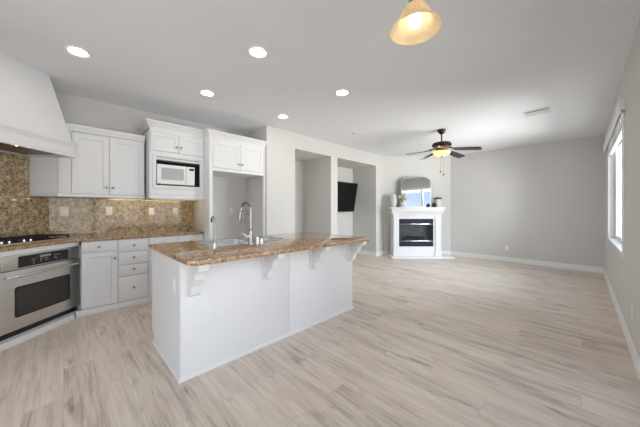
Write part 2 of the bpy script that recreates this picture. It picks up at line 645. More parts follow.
# baseboards: sweep of one profile
BASE = [(0, 0), (0.014, 0), (0.014, 0.095), (0.009, 0.108), (0.004, 0.116), (0, 0.116)]


def baseboard(name, path):
    struct(MB().sweep(BASE, path).build(name, 'trim'))


baseboard('baseboard_back', [(P_D[0], YB - 0.0), (XR, YB)])
baseboard('baseboard_right', [(XR, YB - 0.014), (XR, DOOR1[1] + 0.06)])
baseboard('baseboard_fireplace', [(XL, 5.975), P_C, P_D][1:])
baseboard('baseboard_niche', [(-4.68, 4.413), (-4.68, 5.975), (XL, 5.975), (XL, P_C[1])])
baseboard('baseboard_hall', [(-4.80, 3.175), (-4.80, 4.196), (XL, 4.196), (XL, 4.413), (-4.68, 4.413)])
baseboard('baseboard_pier', [(XL, 2.55), (XL, 3.175), (-4.80, 3.175)])

# ------------------------------------------------------------------ window in the right wall, door beside the camera


def sash_frame(b, a0, a1, z0, z1, t0, t1, w, axis='y'):
    for p0, p1, q0, q1 in ((a0, a1, z0, z0 + w), (a0, a1, z1 - w, z1), (a0, a0 + w, z0 + w, z1 - w), (a1 - w, a1, z0 + w, z1 - w)):
        if axis == 'y':
            b.box(t0, t1, p0, p1, q0, q1, 0.003)
        else:
            b.box(p0, p1, t0, t1, q0, q1, 0.003)


y0, y1, z0, z1 = WIN1
b = MB()
sash_frame(b, y0, y1, z0, z1, XR + 0.085, XR + T - 0.002, 0.045)
b.box(XR + 0.08, XR + T - 0.002, 5.40, 5.47, z0 + 0.045, z1 - 0.045, 0.003)
w1 = struct(b.build('window_1', 'trim'))
MB().box(XR + 0.100, XR + 0.104, y0 + 0.04, 5.41, z0 + 0.04, z1 - 0.04).build('glass', 'pane', w1)
MB().box(XR + 0.100, XR + 0.104, 5.46, y1 - 0.04, z0 + 0.04, z1 - 0.04).build('glass', 'pane', w1)
MB().box(XR + 0.001, XR + 0.085, y0, y1, z0, z0 + 0.014, 0.003).build('sill', 'trim', w1)
b = MB()
b.box(XR - 0.012, XR, y0 - 0.10, y0 + 0.002, z0 - 0.02, z1 + 0.06, 0.003)
struct(b.build('trim_1', 'trim'))

y0, y1, z0, z1 = DOOR1
b = MB()
sash_frame(b, y0, y1, z0, z1, XR + 0.06, XR + T - 0.002, 0.06)
for yy in (-0.645, 0.555, 1.755):
    b.box(XR + 0.055, XR + T - 0.002, yy, yy + 0.09, 0.06, z1 - 0.06, 0.003)
d1 = struct(b.build('door_1', 'trim'))
for a, c in ((y0 + 0.05, -0.635), (-0.565, 0.565), (0.635, 1.765), (1.835, y1 - 0.05)):
    MB().box(XR + 0.088, XR + 0.094, a, c, 0.05, z1 - 0.05).build('glass', 'tinted', d1)
MB().box(XR + 0.012, XR + 0.05, 0.59, 0.615, 0.95, 1.15, 0.006).build('handle', 'nickel', d1)

x0, x1, z0, z1 = NOOK
b = MB()
sash_frame(b, x0, x1, z0, z1, YE - T + 0.002, YE - 0.06, 0.06, 'x')
b.box(-0.94, -0.85, YE - T + 0.002, YE - 0.055, z0 + 0.06, z1 - 0.06, 0.003)
d2 = struct(b.build('added_rear_door', 'trim'))  # added unseen glass door, a way in for daylight
MB().box(x0 + 0.05, -0.93, YE - 0.094, YE - 0.088, z0 + 0.05, z1 - 0.05).build('glass', 'tinted_rear', d2)
MB().box(-0.86, x1 - 0.05, YE - 0.094, YE - 0.088, z0 + 0.05, z1 - 0.05).build('glass', 'tinted_rear', d2)
MB().box(-0.93, -0.905, YE - 0.055, YE - 0.02, 0.95, 1.15, 0.006).build('handle', 'nickel', d2)

# valance over the window: board with returns and a rounded front
t = thing('window_valance', 'white valance box mounted above the tall window on the right wall', 'valance', (XR, 5.3, 2.29))
MB().prism([(XR - 0.034, 2.285), (XR - 0.046, 2.285), (XR - 0.050, 2.30), (XR - 0.050, 2.375), (XR - 0.042, 2.39), (XR - 0.001, 2.39), (XR - 0.001, 2.378), (XR - 0.034, 2.378)], 4.05, 6.66, 'y').build('valance_board', 'trim', t)
MB().box(XR - 0.052, XR - 0.001, 4.04, 4.05, 2.283, 2.392, 0.003).build('end_cap', 'trim', t)
MB().box(XR - 0.052, XR - 0.001, 6.66, 6.67, 2.283, 2.392, 0.003).build('end_cap', 'trim', t)

t = thing('window_blind', 'raised white slatted blind bunched under the valance of the right wall window', 'blind', (XR + 0.03, 5.42, 2.28))
MB().box(XR + 0.006, XR + 0.052, 4.27, 6.575, 2.315, 2.355, 0.003).build('head_rail', 'trim', t)
for k in range(7):
    MB().box(XR + 0.004, XR + 0.054, 4.275, 6.57, 2.214 + 0.0135 * k, 2.217 + 0.0135 * k, 0.001).build('slat', 'vent', t)
MB().box(XR + 0.006, XR + 0.052, 4.275, 6.57, 2.188, 2.206, 0.004).build('bottom_rail', 'trim', t)

# ------------------------------------------------------------------ kitchen wall run (front faces the room along +x)


def KF(xf):
    return frame(xf, 0, 90)       # x' = world y, y' = depth towards the wall


XB = -4.15
CT, CB = 0.925, 0.887
F = KF(XB)
DEP = XB - XK - 0.002

t = thing('base_cabinet', 'white base cabinet with one drawer over one door beside the oven', 'cabinet', (XB - 0.2, 0.315, 0), 90)
b = MB(F)
b.prism([(0.149, 0.02), (0.490, 0.02), (0.490, DEP), (0.149, DEP)], 0.075, CB)
b.build('body', 'cab', t)
MB(F).box(0.100, 0.490, 0.004, 0.05, 0.0, 0.074, 0.002).build('toe_board', 'cab', t)
o = MB(F).box(0.1475, 0.487, -0.0, 0.02, 0.752, 0.882, 0.004).build('drawer', 'cab', t); knob(F, 0.307, 0.0, 0.812, o)
o = MB(F).panel(0.1475, 0.487, 0.02, 0.082, 0.742, 0.02, 0.055).build('door', 'cab', t); knob(F, 0.458, 0.0, 0.655, o)

t = thing('drawer_cabinet', 'white base cabinet with a stack of four drawers', 'cabinet', (XB - 0.2, 0.66, 0), 90)
MB(F).box(0.4905, 0.824, 0.02, DEP, 0.075, CB).build('body', 'cab', t)
MB(F).box(0.4905, 0.824, 0.004, 0.05, 0.0, 0.074, 0.002).build('toe_board', 'cab', t)
for q0, q1, kz in ((0.720, 0.884, 0.798), (0.556, 0.712, 0.640), (0.408, 0.548, 0.487), (0.082, 0.400, 0.246)):
    o = MB(F).box(0.496, 0.821, 0.0, 0.02, q0, q1, 0.004).build('drawer', 'cab', t)
    knob(F, 0.658, 0.0, kz, o)

t = thing('base_cabinet', 'white base cabinet between drawer stack and tall fridge panel, mostly behind the island', 'cabinet', (XB - 0.2, 1.19, 0), 90)
MB(F).box(0.8245, 1.549, 0.02, DEP, 0.075, CB).build('body', 'cab', t)
MB(F).box(0.8245, 1.549, 0.004, 0.05, 0.0, 0.074, 0.002).build('toe_board', 'cab', t)
for a, c in ((0.829, 1.185), (1.190, 1.546)):
    o = MB(F).box(a, c, 0.0, 0.02, 0.752, 0.884, 0.004).build('drawer', 'cab', t); knob(F, (a + c) / 2, 0.0, 0.790, o)
    o = MB(F).panel(a, c, 0.02, 0.082, 0.742).build('door', 'cab', t); knob(F, c - 0.03 if a < 1 else a + 0.03, 0.0, 0.655, o)

# diagonal oven cabinet: frame x' = s along the corner front, y' = distance towards the corner
G = frame(0, 0, 135)
S0, S1 = 2.300, 3.094                     # oven sides
OC = 2.920                                # oven front plane
t = thing('oven_cabinet', 'white diagonal corner cabinet framing the built-in oven', 'cabinet', (*(G @ Vector((2.7, 3.05, 0)))[:2], 0), 135)
b = MB(G)
b.box(2.15, S0 - 0.003, OC, OC + 0.03, 0.0, 0.838, 0.002)
b.box(2.15, 3.050, 2.868, OC + 0.03, 0.839, CB, 0.002)
b.box(S1 + 0.001, S1 + 0.012, OC - 0.026, OC + 0.03, 0.066, 0.838, 0.001)
b.build('face_frame', 'cab', t)
MB(G).box(2.15, 2.985, 2.855, OC - 0.002, 0.0, 0.060, 0.003).build('toe_board', 'cab', t)
MB(G).box(S0 + 0.002, S1 - 0.002, OC + 0.002, OC + 0.10, 0.02, 0.064).build('plinth', 'cab', t)

ov = thing('built_in_oven', 'stainless steel built-in oven in the diagonal corner below the cooktop', 'oven', (*(G @ Vector((2.7, 3.05, 0)))[:2], 0.07), 135)
MB(G).box(S0 + 0.01, S1 - 0.012, OC + 0.004, 3.32, 0.066, 0.834).build('body', 'black', ov)
MB(G).box(S0 + 0.004, S1 - 0.008, OC - 0.004, OC + 0.010, 0.066, 0.118, 0.003).build('vent_grille', 'black', ov)
cp = MB(G).box(S0, S1, OC - 0.018, OC + 0.01, 0.694, 0.836, 0.004).build('control_panel', 'steel', ov)
pg = MB(G).prism([(2.470, 0.706), (2.945, 0.706), (2.952, 0.713), (2.952, 0.808), (2.945, 0.815), (2.470, 0.815), (2.463, 0.808), (2.463, 0.713)], OC - 0.0215, OC - 0.016, 'y').build('panel_glass', 'black', cp)
MB(G).box(2.650, 2.760, OC - 0.0230, OC - 0.0212, 0.776, 0.798, 0.0005).build('display', 'display', cp)
for sx, sz in ((2.575, .765), (2.600, .765), (2.588, .745), (2.588, .725), (2.655, .757), (2.655, .735), (2.672, .757), (2.705, .757), (2.705, .735), (2.722, .745), (2.795, .772), (2.820, .772), (2.845, .772), (2.797, .744), (2.812, .735)):
    MB(G).box(sx, sx + 0.014, OC - 0.0226, OC - 0.0212, sz, sz + 0.010).build('button', 'button', cp)
MB(G).lathe([(0.019, 0), (0.019, 0.002), (0.016, 0.004), (0.008, 0.004)], (2.357, OC - 0.018, 0.742), 'out', 24).build('badge', 'chrome', cp)
dr = MB(G)
dr.box(S0, S1, OC - 0.026, OC + 0.002, 0.122, 0.688, 0.006)
dr = dr.build('door', 'steel', ov)


def rounded(x0, x1, z0, z1, r, n=5):
    pts = []
    for cx, cz, a in ((x1 - r, z1 - r, 0), (x0 + r, z1 - r, 90), (x0 + r, z0 + r, 180), (x1 - r, z0 + r, 270)):
        for k in range(n + 1):
            q = R(a + 90 * k / n)
            pts.append((cx + r * math.cos(q), cz + r * math.sin(q)))
    return pts


MB(G).prism(rounded(2.428, 2.968, 0.238, 0.530, 0.022), OC - 0.0285, OC - 0.024, 'y').build('window_frame', 'black', dr)
MB(G).prism(rounded(2.446, 2.950, 0.254, 0.514, 0.012), OC - 0.0295, OC - 0.028, 'y').build('window', 'ovenglass', dr)
h = MB(G)
h.tube([(2.350, OC - 0.026, 0.634), (2.352, OC - 0.055, 0.636), (2.375, OC - 0.070, 0.637), (2.45, OC - 0.074, 0.638), (2.95, OC - 0.074, 0.638), (3.025, OC - 0.070, 0.637), (3.050, OC - 0.055, 0.636), (3.052, OC - 0.026, 0.634)], 0.013, 12)
h.build('handle', 'chrome', dr)

FN = frame(0, -0.505, 180)
t = thing('base_cabinet', 'white base cabinet under the short worktop run on the far side of the oven', 'cabinet', (-3.2, -0.74, 0), 180)
MB().prism([(-3.545, -0.525), (-2.925, -0.525), (-2.925, YN + 0.002), (-3.770, YN + 0.002), (-3.545, -0.745)], 0.075, CB).build('body', 'cab', t)
MB(FN).box(2.925, 3.545, 0.004, 0.05, 0.0, 0.074, 0.002).build('toe_board', 'cab', t)
o = MB(FN).box(2.930, 3.540, 0.0, 0.02, 0.752, 0.884, 0.004).build('drawer', 'cab', t); knob(FN, 3.235, 0.0, 0.815, o)
for a, c, kx in ((2.930, 3.232, 3.20), (3.238, 3.540, 3.27)):
    o = MB(FN).panel(a, c, 0.02, 0.082, 0.742).build('door', 'cab', t); knob(FN, kx, 0.0, 0.655, o)

# granite worktop that turns the corner
FE = 2.85
yk = -FE * math.sqrt(2) + 4.125           # where the diagonal edge meets the kitchen edge
xn = -FE * math.sqrt(2) + 0.468           # where it meets the near run
poly = [(XK + 0.0, 1.550), (-4.125, 1.550), (-4.125, yk), (xn, -0.468), (-2.90, -0.468), (-2.90, YN), (P_B[0], P_B[1]), P_A]


def inset(poly, d):
    n = len(poly); out = []
    for i in range(n):
        a, p, c = (Vector(poly[(i + k) % n]) for k in (-1, 0, 1))
        d1, d2 = (p - a).normalized(), (c - p).normalized()
        n1, n2 = Vector((d1.y, -d1.x)), Vector((d2.y, -d2.x))
        m = n1 + n2
        m = m / max(1e-6, m.dot(n1))
        out.append(tuple(p + m * d))
    return out


def area(p):
    return sum(p[i][0] * p[(i + 1) % len(p)][1] - p[(i + 1) % len(p)][0] * p[i][1] for i in range(len(p))) / 2


def slab(b, poly, z0, z1, r=0.008, hole=None):
    if area(poly) < 0:
        poly = poly[::-1]
    loops = [(inset(poly, -r), z0), (inset(poly, -r * .3), z0 + r * .3), (poly, z0 + r), (poly, z1 - r), (inset(poly, -r * .3), z1 - r * .3), (inset(poly, -r), z1)]
    rows = [[b.v((x, y, z)) for x, y in p] for p, z in loops]
    n = len(poly)
    for k in range(len(rows) - 1):
        for i in range(n):
            b.face([rows[k][i], rows[k][(i + 1) % n], rows[k + 1][(i + 1) % n], rows[k + 1][i]])
    if not hole:
        b.face(rows[0][::-1]); b.face(rows[-1])
    else:
        lo = [b.v((x, y, z0)) for x, y in hole]
        hi = [b.v((x, y, z1)) for x, y in hole]
        m = len(hole)
        for i in range(m):
            b.face([lo[i], lo[(i + 1) % m], hi[(i + 1) % m], hi[i]])
        for ring, hl in ((rows[0], lo), (rows[-1], hi)):
            ed = []
            for lp in (ring, hl):
                for i in range(len(lp)):
                    e = b.bm.edges.get((lp[i], lp[(i + 1) % len(lp)])) or b.bm.edges.new((lp[i], lp[(i + 1) % len(lp)]))
                    ed.append(e)
            bmesh.ops.triangle_fill(b.bm, edges=ed, use_beauty=True)


b = MB(); slab(b, poly, CB, CT, 0.010)
tag(b.build('worktop', 'granite', None, 30), 'brown speckled granite worktop along the kitchen wall turning at the cooktop corner', 'countertop')

# granite splashbacks
SP = 0.020
b = MB(); b.prism([(XK + 0.0005, P_A[1] + 0.001), (XK + SP, P_A[1] + 0.0088), (XK + SP, 1.552), (XK + 0.0005, 1.552)], CT, 1.419)
tag(b.build('splashback', 'splash'), 'speckled granite splashback below the wall cabinets on the kitchen wall', 'backsplash')
b = MB(G)
dz = -DN / math.sqrt(2)
b.box(2.02, 2.953, dz - SP, dz - 0.0005, CT, 1.868)
b.prism([(2.953, dz - SP), (3.1660, dz - SP), (3.1735, dz - 0.0005), (2.953, dz - 0.0005)], CT, 1.4195)
tag(b.build('splashback', 'splash'), 'tall speckled granite splashback behind the cooktop under the hood', 'backsplash')

# cooktop
ck = thing('cooktop', 'black gas cooktop with iron grates on the corner worktop', 'cooktop', (*(G @ Vector((2.68, 3.15, 0)))[:2], CT), 135)
MB(G).box(2.28, 3.075, 2.985, 3.335, CT, CT + 0.010, 0.004).build('pan', 'black', ck)
MB(G).sweep([(0, CT), (0.006, CT), (0.006, CT + 0.006), (0, CT + 0.011), (-0.006, CT + 0.011), (-0.006, CT)], [tuple(p) for p in ((2.28, 2.985), (2.28, 3.335), (3.075, 3.335), (3.075, 2.985))][::-1], True).build('rim', 'steel', ck)
for s, c, r in ((2.42, 3.08, .045), (2.42, 3.25, .035), (2.68, 3.20, .055), (2.94, 3.08, .035), (2.94, 3.25, .045)):
    o = MB(G).lathe([(r, 0.010), (r, 0.018), (r * .8, 0.024), (r * .5, 0.024)], (s, c, CT), 'z', 24).build('burner', 'iron', ck)
    MB(G).lathe([(r * .62, 0.024), (r * .62, 0.030), (r * .3, 0.033)], (s, c, CT), 'z', 20).build('burner_cap', 'steel', o)
for s0 in (2.295, 2.555, 2.815):
    b = MB(G)
    s1 = s0 + 0.245
    for c in (3.005, 3.16, 3.315):
        b.box(s0, s1, c - 0.006, c + 0.006, CT + 0.040, CT + 0.052, 0.003)
    for s in (s0 + 0.006, s0 + 0.084, s0 + 0.161, s1 - 0.006):
        b.box(s - 0.006, s + 0.006, 3.005, 3.315, CT + 0.038, CT + 0.050, 0.003)
    for s in (s0 + 0.006, s1 - 0.006):
        for c in (3.005, 3.315):
            b.box(s - 0.006, s + 0.006, c - 0.006, c + 0.006, CT + 0.010, CT + 0.040)
    b.build('grate', 'iron', ck)
for i in range(5):
    MB(G).lathe([(0.018, 0.010), (0.018, 0.014), (0.014, 0.018), (0.013, 0.034), (0.009, 0.037)], (2.44 + 0.062 * i, 3.035, CT + 0.0), 'z', 18).build('control_knob', 'chrome', ck)

# wall cabinet with the slanted end
XU = -4.30
FU = KF(XU)
CROWN = [(0, 0), (0.006, 0), (0.008, 0.012), (0.016, 0.020), (0.022, 0.040), (0.036, 0.054), (0.040, 0.058), (0.040, 0.072), (0, 0.072)]


def crown(z, k=1.0):
    return [(o * k, z + h * k) for o, h in CROWN]


t = thing('upper_cabinet', 'white two-door wall cabinet with slanted end between range hood and microwave cabinet', 'cabinet', (XU - 0.16, 0.4, 1.42), 90)
MB().prism([(XK + 0.001, 0.806), (XU - 0.02, 0.806), (XU - 0.02, -0.052), (-4.474, -0.288), (XK + 0.001, P_A[1])], 1.455, 2.215).build('body', 'cab', t)
MB().prism([(XK + 0.001, 0.806), (XU + 0.006, 0.806), (XU + 0.006, -0.050), (-4.461, -0.275), (-4.474, -0.288), (XK + 0.001, P_A[1])], 1.420, 1.456, 'z', 0.003).build('light_rail', 'cab', t)
MB(FU).box(-0.046, 0.0615, 0.0, 0.02, 1.457, 2.215, 0.002).build('stile', 'cab', t)
for a, c, kx in ((0.066, 0.419, 0.391), (0.424, 0.800, 0.455)):
    o = MB(FU).panel(a, c, 0.02, 1.462, 2.195, 0.02, 0.058).build('door', 'cab', t)
    knob(FU, kx, 0.0, 1.548, o)
MB(FU).sweep([(0, 2.215), (0.002, 2.215), (0.006, 2.235), (0.018, 2.255), (0.028, 2.270), (0.028, 2.290), (0, 2.290)], [(-0.02, 0.0), (0.806, 0.0)]).build('crown', 'cab', t)
MB().prism([(XK + 0.001, 0.806), (XU, 0.806), (XU, -0.046), (-4.474, -0.288), (XK + 0.001, P_A[1])], 2.216, 2.288).build('top_board', 'cab', t)

# microwave cabinet
XM = -4.13
FM = KF(XM)
dm = XM - XK - 0.001
t = thing('microwave_cabinet', 'white wall cabinet with two small doors above an open microwave bay', 'cabinet', (XM - 0.25, 1.19, 1.42), 90)
y0, y1 = 0.828, 1.552
b = MB(FM)
b.box(y0, y0 + 0.018, 0.02, dm, 1.455, 2.375)
b.box(y1 - 0.018, y1, 0.02, dm, 1.455, 2.375)
b.box(y0 + 0.018, y1 - 0.018, 0.02, dm, 1.455, 1.605)
b.box(y0 + 0.018, y1 - 0.018, 0.02, dm, 1.985, 2.375)
b.box(y0 + 0.018, y1 - 0.018, dm - 0.02, dm, 1.605, 1.985)
b.build('body', 'cab', t)
b = MB(FM)
b.box(y0, 0.905, 0.0, 0.02, 1.457, 2.075, 0.002)
b.box(1.497, y1, 0.0, 0.02, 1.457, 2.075, 0.002)
b.box(0.905, 1.497, 0.0, 0.02, 1.457, 1.605, 0.002)
b.box(0.905, 1.497, 0.0, 0.02, 1.962, 2.075, 0.002)
b.build('face_frame', 'cab', t)
b = MB(FM)                                  # raised moulding round the bay
for q0, q1, w0, w1 in ((0.862, 1.525, 2.010, 2.035), (0.862, 1.525, 1.560, 1.585), (0.862, 0.887, 1.585, 2.010), (1.500, 1.525, 1.585, 2.010)):
    b.box(q0, q1, -0.014, 0.002, w0, w1, 0.005)
for q0, q1, w0, w1 in ((0.887, 1.500, 1.985, 2.010), (0.887, 1.500, 1.585, 1.606), (0.887, 0.907, 1.606, 1.985), (1.486, 1.500, 1.606, 1.985)):
    b.box(q0, q1, -0.006, 0.002, w0, w1, 0.003)
b.build('bay_trim', 'cab', t)
for i in range(18):
    a = 0.915 + i * 0.0315
    MB(FM).box(a, a + 0.020, -0.0075, -0.005, 1.993, 2.002).build('vent_slot', 'slot', t)
MB(FM).box(y0 - 0.001, y1, -0.012, dm, 1.418, 1.457, 0.003).build('light_rail', 'cab', t)
for a, c, kx in ((0.842, 1.190, 1.163), (1.195, 1.545, 1.222)):
    o = MB(FM).panel(a, c, 0.02, 2.083, 2.338, 0.02, 0.050).build('door', 'cab', t)
    knob(FM, kx, 0.0, 2.165, o)
MB(FM).box(y0, y1, 0.002, 0.02, 2.340, 2.40, 0.001).build('top_rail', 'cab', t)
MB(FM).sweep(crown(2.388, 1.35), [(y0, dm), (y0, 0.002), (y1, 0.002)][::1]).build('crown', 'cab', t)
MB(FM).box(y0, y1, 0.002, dm, 2.40, 2.47).build('top_board', 'cab', t)

mw = thing('microwave', 'white microwave oven sitting in the open bay of the wall cabinet', 'microwave', (XM - 0.2, 1.17, 1.606), 90)
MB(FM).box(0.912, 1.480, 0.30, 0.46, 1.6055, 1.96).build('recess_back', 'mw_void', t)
MB(FM).box(0.9075, 0.9115, 0.006, 0.30, 1.6062, 1.960).build('bay_dark_sheet', 'mw_void', t)  # near-black sheets set over the white inside of the bay
MB(FM).box(1.4825, 1.4855, 0.006, 0.30, 1.6062, 1.960).build('bay_dark_sheet', 'mw_void', t)
MB(FM).box(0.913, 1.481, 0.006, 0.30, 1.945, 1.961).build('bay_dark_sheet', 'mw_void', t)
MB(FM).box(0.9125, 1.4815, 0.010, 0.30, 1.6062, 1.622).build('bay_dark_sheet', 'mw_void', t)
MB(FM).box(0.918, 1.418, 0.030, 0.295, 1.628, 1.905, 0.006).build('body', 'mw_white', mw)
o = MB(FM).box(0.918, 1.302, 0.010, 0.030, 1.628, 1.905, 0.005).build('door', 'mw_white', mw)
MB(FM).prism(rounded(0.972, 1.262, 1.690, 1.858, 0.010), 0.0085, 0.012, 'y').build('window', 'mw_mesh', o)
MB(FM).box(1.280, 1.292, -0.004, 0.012, 1.66, 1.87, 0.004).build('handle', 'mw_white', o)
o = MB(FM).box(1.305, 1.418, 0.010, 0.030, 1.628, 1.905, 0.005).build('control_panel', 'mw_white', mw)
MB(FM).box(1.340, 1.405, 0.0085, 0.011, 1.848, 1.880).build('display', 'black', o)
for i in range(3):
    for j in range(5):
        MB(FM).box(1.330 + i * 0.027, 1.350 + i * 0.027, 0.0092, 0.011, 1.66 + j * 0.032, 1.678 + j * 0.032).build('key', 'white_plastic', o)
for q in (0.95, 1.37):
    for d in (0.05, 0.26):
        MB(FM).lathe([(0.012, 0.0), (0.012, 0.0058)], (q, d, 1.6222), 'z', 12).build('foot', 'black', mw)

# under-cabinet light strip
t = thing('under_cabinet_light', 'lit slim light strip under the microwave cabinet', 'light', (XM - 0.25, 1.19, 1.41), 90)
MB(FM).box(0.88, 1.50, 0.050, 0.080, 1.404, 1.4175, 0.001).build('housing', 'white_plastic', t)
MB(FM).box(0.89, 1.49, 0.0798, 0.0815, 1.406, 1.4165).build('lens', 'strip', t)
t = thing('under_cabinet_light', 'lit slim light strip under the two-door wall cabinet', 'light', (XU - 0.1, 0.6, 1.41), 90)
MB(FU).box(0.44, 0.78, 0.06, 0.085, 1.407, 1.4195, 0.001).build('housing', 'white_plastic', t)
MB(FU).box(0.45, 0.77, 0.0848, 0.0865, 1.409, 1.4185).build('lens', 'strip', t)

# fridge surround: tall side panel, bridge cabinet, filler on the pier side
XF = -3.93
FF = KF(XF)
df = XF - XK - 0.001
t = thing('fridge_surround', 'white refrigerator surround with tall side panel and two-door bridge cabinet over the empty bay', 'cabinet', (XF - 0.3, 2.05, 0), 90)
MB(FF).box(1.5535, 1.605, 0.0, df, 0.0, 2.385, 0.002).build('side_panel', 'cab', t)
MB(FF).box(2.498, 2.533, 0.0, 0.06, 0.0, 2.385, 0.002).build('filler_post', 'cab', t)
MB(FF).box(1.606, 2.497, 0.02, df, 1.862, 2.385).build('body', 'cab', t)
MB(FF).box(1.606, 2.497, 0.0, 0.02, 1.858, 1.905, 0.002).build('bottom_rail', 'cab', t)
MB(FF).box(1.606, 2.497, 0.002, 0.02, 2.320, 2.395, 0.001).build('top_rail', 'cab', t)
for a, c, kx in ((1.610, 2.050, 2.020), (2.055, 2.494, 2.084)):
    o = MB(FF).panel(a, c, 0.02, 1.912, 2.325, 0.02, 0.055).build('door', 'cab', t)
    knob(FF, kx, 0.0, 1.995, o)
MB(FF).sweep(crown(2.375, 1.2), [(1.5535, 0.135), (1.5535, 0.001), (2.533, 0.001)]).build('crown', 'cab', t)
MB(FF).box(1.5535, 2.533, 0.001, df, 2.386, 2.455).build('top_board', 'cab', t)

# range hood
hd = thing('range_hood', 'large white painted range hood tapering up to the ceiling over the cooktop', 'hood', (*(G @ Vector((2.62, 3.1, 0)))[:2], 1.87), 135)
HL, HR, HFc, HB = 2.20, 2.990, 2.865, 3.345
ring = lambda l, r, f, bk, z: [(l, f, z), (r, f, z), (r, bk, z), (l, bk, z)]
MB(G).loft([[(HL + 0.01, HFc + 0.02, 2.035), (HR - 0.004, HFc + 0.02, 2.035), (2.944, HB, 2.035), (HL + 0.01, HB, 2.035)], ring(HL + 0.13, 2.822, 2.985, HB, CEIL - 0.001)]).build('canopy', 'cab', hd)
b = MB(G)
b.loft([ring(HL, HR, HFc, HFc + 0.03, 1.872), ring(HL, HR, HFc, HFc + 0.03, 2.035)])
b.loft([[(HR - 0.033, HFc + 0.03, z), (HR - 0.003, HFc + 0.03, z), (2.944, HB, z), (2.914, HB, z)] for z in (1.872, 2.035)])
b.loft([ring(HL, HL + 0.03, HFc + 0.03, HB, 1.872), ring(HL, HL + 0.03, HFc + 0.03, HB, 2.035)])
b.build('skirt', 'cab', hd)
PATH = [(HL, HB), (HL, HFc), (HR, HFc), (HR - 0.018, 3.06)]
MB(G).sweep([(0, 1.985), (0.006, 1.985), (0.010, 1.993), (0.010, 2.003), (0.018, 2.012), (0.022, 2.022), (0.022, 2.034), (0.010, 2.042), (0, 2.042)], PATH).build('upper_moulding', 'cab', hd)
MB(G).sweep([(0, 1.868), (0.010, 1.868), (0.012, 1.876), (0.012, 1.892), (0.005, 1.900), (0, 1.902)], PATH).build('lower_moulding', 'cab', hd)
MB(G).box(HL + 0.031, 2.912, HFc + 0.031, HB, 1.890, 1.905).build('liner', 'hood_dark', hd)
MB(G).box(HL + 0.15, HR - 0.15, HFc + 0.10, HFc + 0.35, 1.884, 1.890, 0.002).build('filter', 'hood_dark', hd)
for s in (2.49,):
    MB(G).lathe([(0.016, 0), (0.018, -0.003), (0.012, -0.007), (0.004, -0.008)], (s, HFc + 0.075, 1.8895), 'z', 18).build('bulb', 'hoodbulb', hd)

# wall sockets


def socket(F, x, y, z, name, label, w=0.072, h=0.115, parent=None, slots='duplex'):
    if parent is None:
        p = F @ Vector((x, y, z - h / 2))
        deg = math.degrees(F.to_euler().z)
        t = thing(name, label, 'outlet', tuple(p), deg)
    else:
        t = parent
    pl = MB(F).box(x - w / 2, x + w / 2, y - 0.006, y - 0.0003, z - h / 2, z + h / 2, 0.002).build('plate' if parent is None else 'outlet_plate', 'white_plastic', t)
    if slots == 'duplex':
        for dz in (-0.019, 0.019):
            MB(F).box(x - 0.016, x + 0.016, y - 0.0072, y - 0.0055, z + dz - 0.013, z + dz + 0.013, 0.0008).build('receptacle', 'white_plastic', pl)
    else:
        MB(F).box(x - 0.016, x + 0.016, y - 0.0085, y - 0.0055, z - 0.033, z + 0.033, 0.001).build('rocker', 'white_plastic', pl)
    return t


FS = KF(XK + SP)
socket(FS, 0.004, 0, 1.245, 'power_outlet', 'white outlet plate on the splashback nearest the cooktop corner', 0.078)
socket(FS, 0.448, 0, 1.245, 'power_outlet', 'white outlet plate on the splashback under the right door of the two-door wall cabinet')
socket(FS, 0.950, 0, 1.238, 'power_outlet', 'white outlet plate on the splashback under the left half of the microwave cabinet')
socket(FS, 1.280, 0, 1.238, 'light_switch', 'white rocker switch plate on the splashback nearest the fridge panel', 0.072, 0.115, None, 'rocker')
socket(KF(XK), 2.23, 0, 1.245, 'power_outlet', 'white outlet plate on the wall inside the empty fridge bay')
FBk = frame(0, YB, 0)
socket(FBk, -1.270, 0, 0.335, 'power_outlet', 'small white outlet low on the far back wall')
FRt = frame(XR, 0, -90)
socket(FRt, -6.36, 0, 0.33, 'power_outlet', 'small white outlet low on the right wall close to the far corner')
socket(FRt, -3.53, 0, 0.36, 'power_outlet', 'small white outlet low on the right wall nearest the camera')

# ------------------------------------------------------------------ island
IX0, IX1, IY0, IY1 = -2.90, -2.082, 0.607, 2.640
isl = thing('kitchen_island', 'white panelled kitchen island with scrolled brackets under its granite overhang', 'island', ((IX0 + IX1) / 2, (IY0 + IY1) / 2, 0))
SX0, SX1, SY0, SY1 = -2.84, -2.40, 0.985, 1.845        # sink cut-out
b = MB()
b.box(IX0, IX1, IY0 + 0.012, SY0 - 0.03, 0.10, CB)
b.box(IX0, IX1, SY1 + 0.03, IY1 - 0.012, 0.10, CB)
b.box(IX0, IX1, SY0 - 0.03, SY1 + 0.03, 0.10, 0.66)
b.box(SX1 + 0.03, IX1, SY0 - 0.03, SY1 + 0.03, 0.66, CB)
b.box(IX0, SX0 - 0.03, SY0 - 0.03, SY1 + 0.03, 0.66, CB)
b.box(IX0 + 0.07, IX1, IY0 + 0.012, IY1 - 0.012, 0.0, 0.10)
b.build('body', 'cab', isl)
MB().prism([(IX0 - 0.02, 0.10), (IX0 - 0.02, CB), (IX1, CB), (IX1, 0.0), (IX0 + 0.05, 0.0), (IX0 + 0.05, 0.10)], IY0, IY0 + 0.012, 'y').build('end_panel', 'cab', isl)
MB().prism([(IX0 - 0.02, 0.10), (IX0 - 0.02, CB), (IX1, CB), (IX1, 0.0), (IX0 + 0.05, 0.0), (IX0 + 0.05, 0.10)], IY1 - 0.012, IY1, 'y').build('end_panel', 'cab', isl)
FI = frame(IX1, 0, 90)
for a, c in ((IY0 + 0.004, 1.616), (1.6185, IY1 - 0.004)):
    MB(FI).box(a, c, -0.010, 0.0, 0.0, CB, 0.0015).build('back_panel', 'cab', isl)
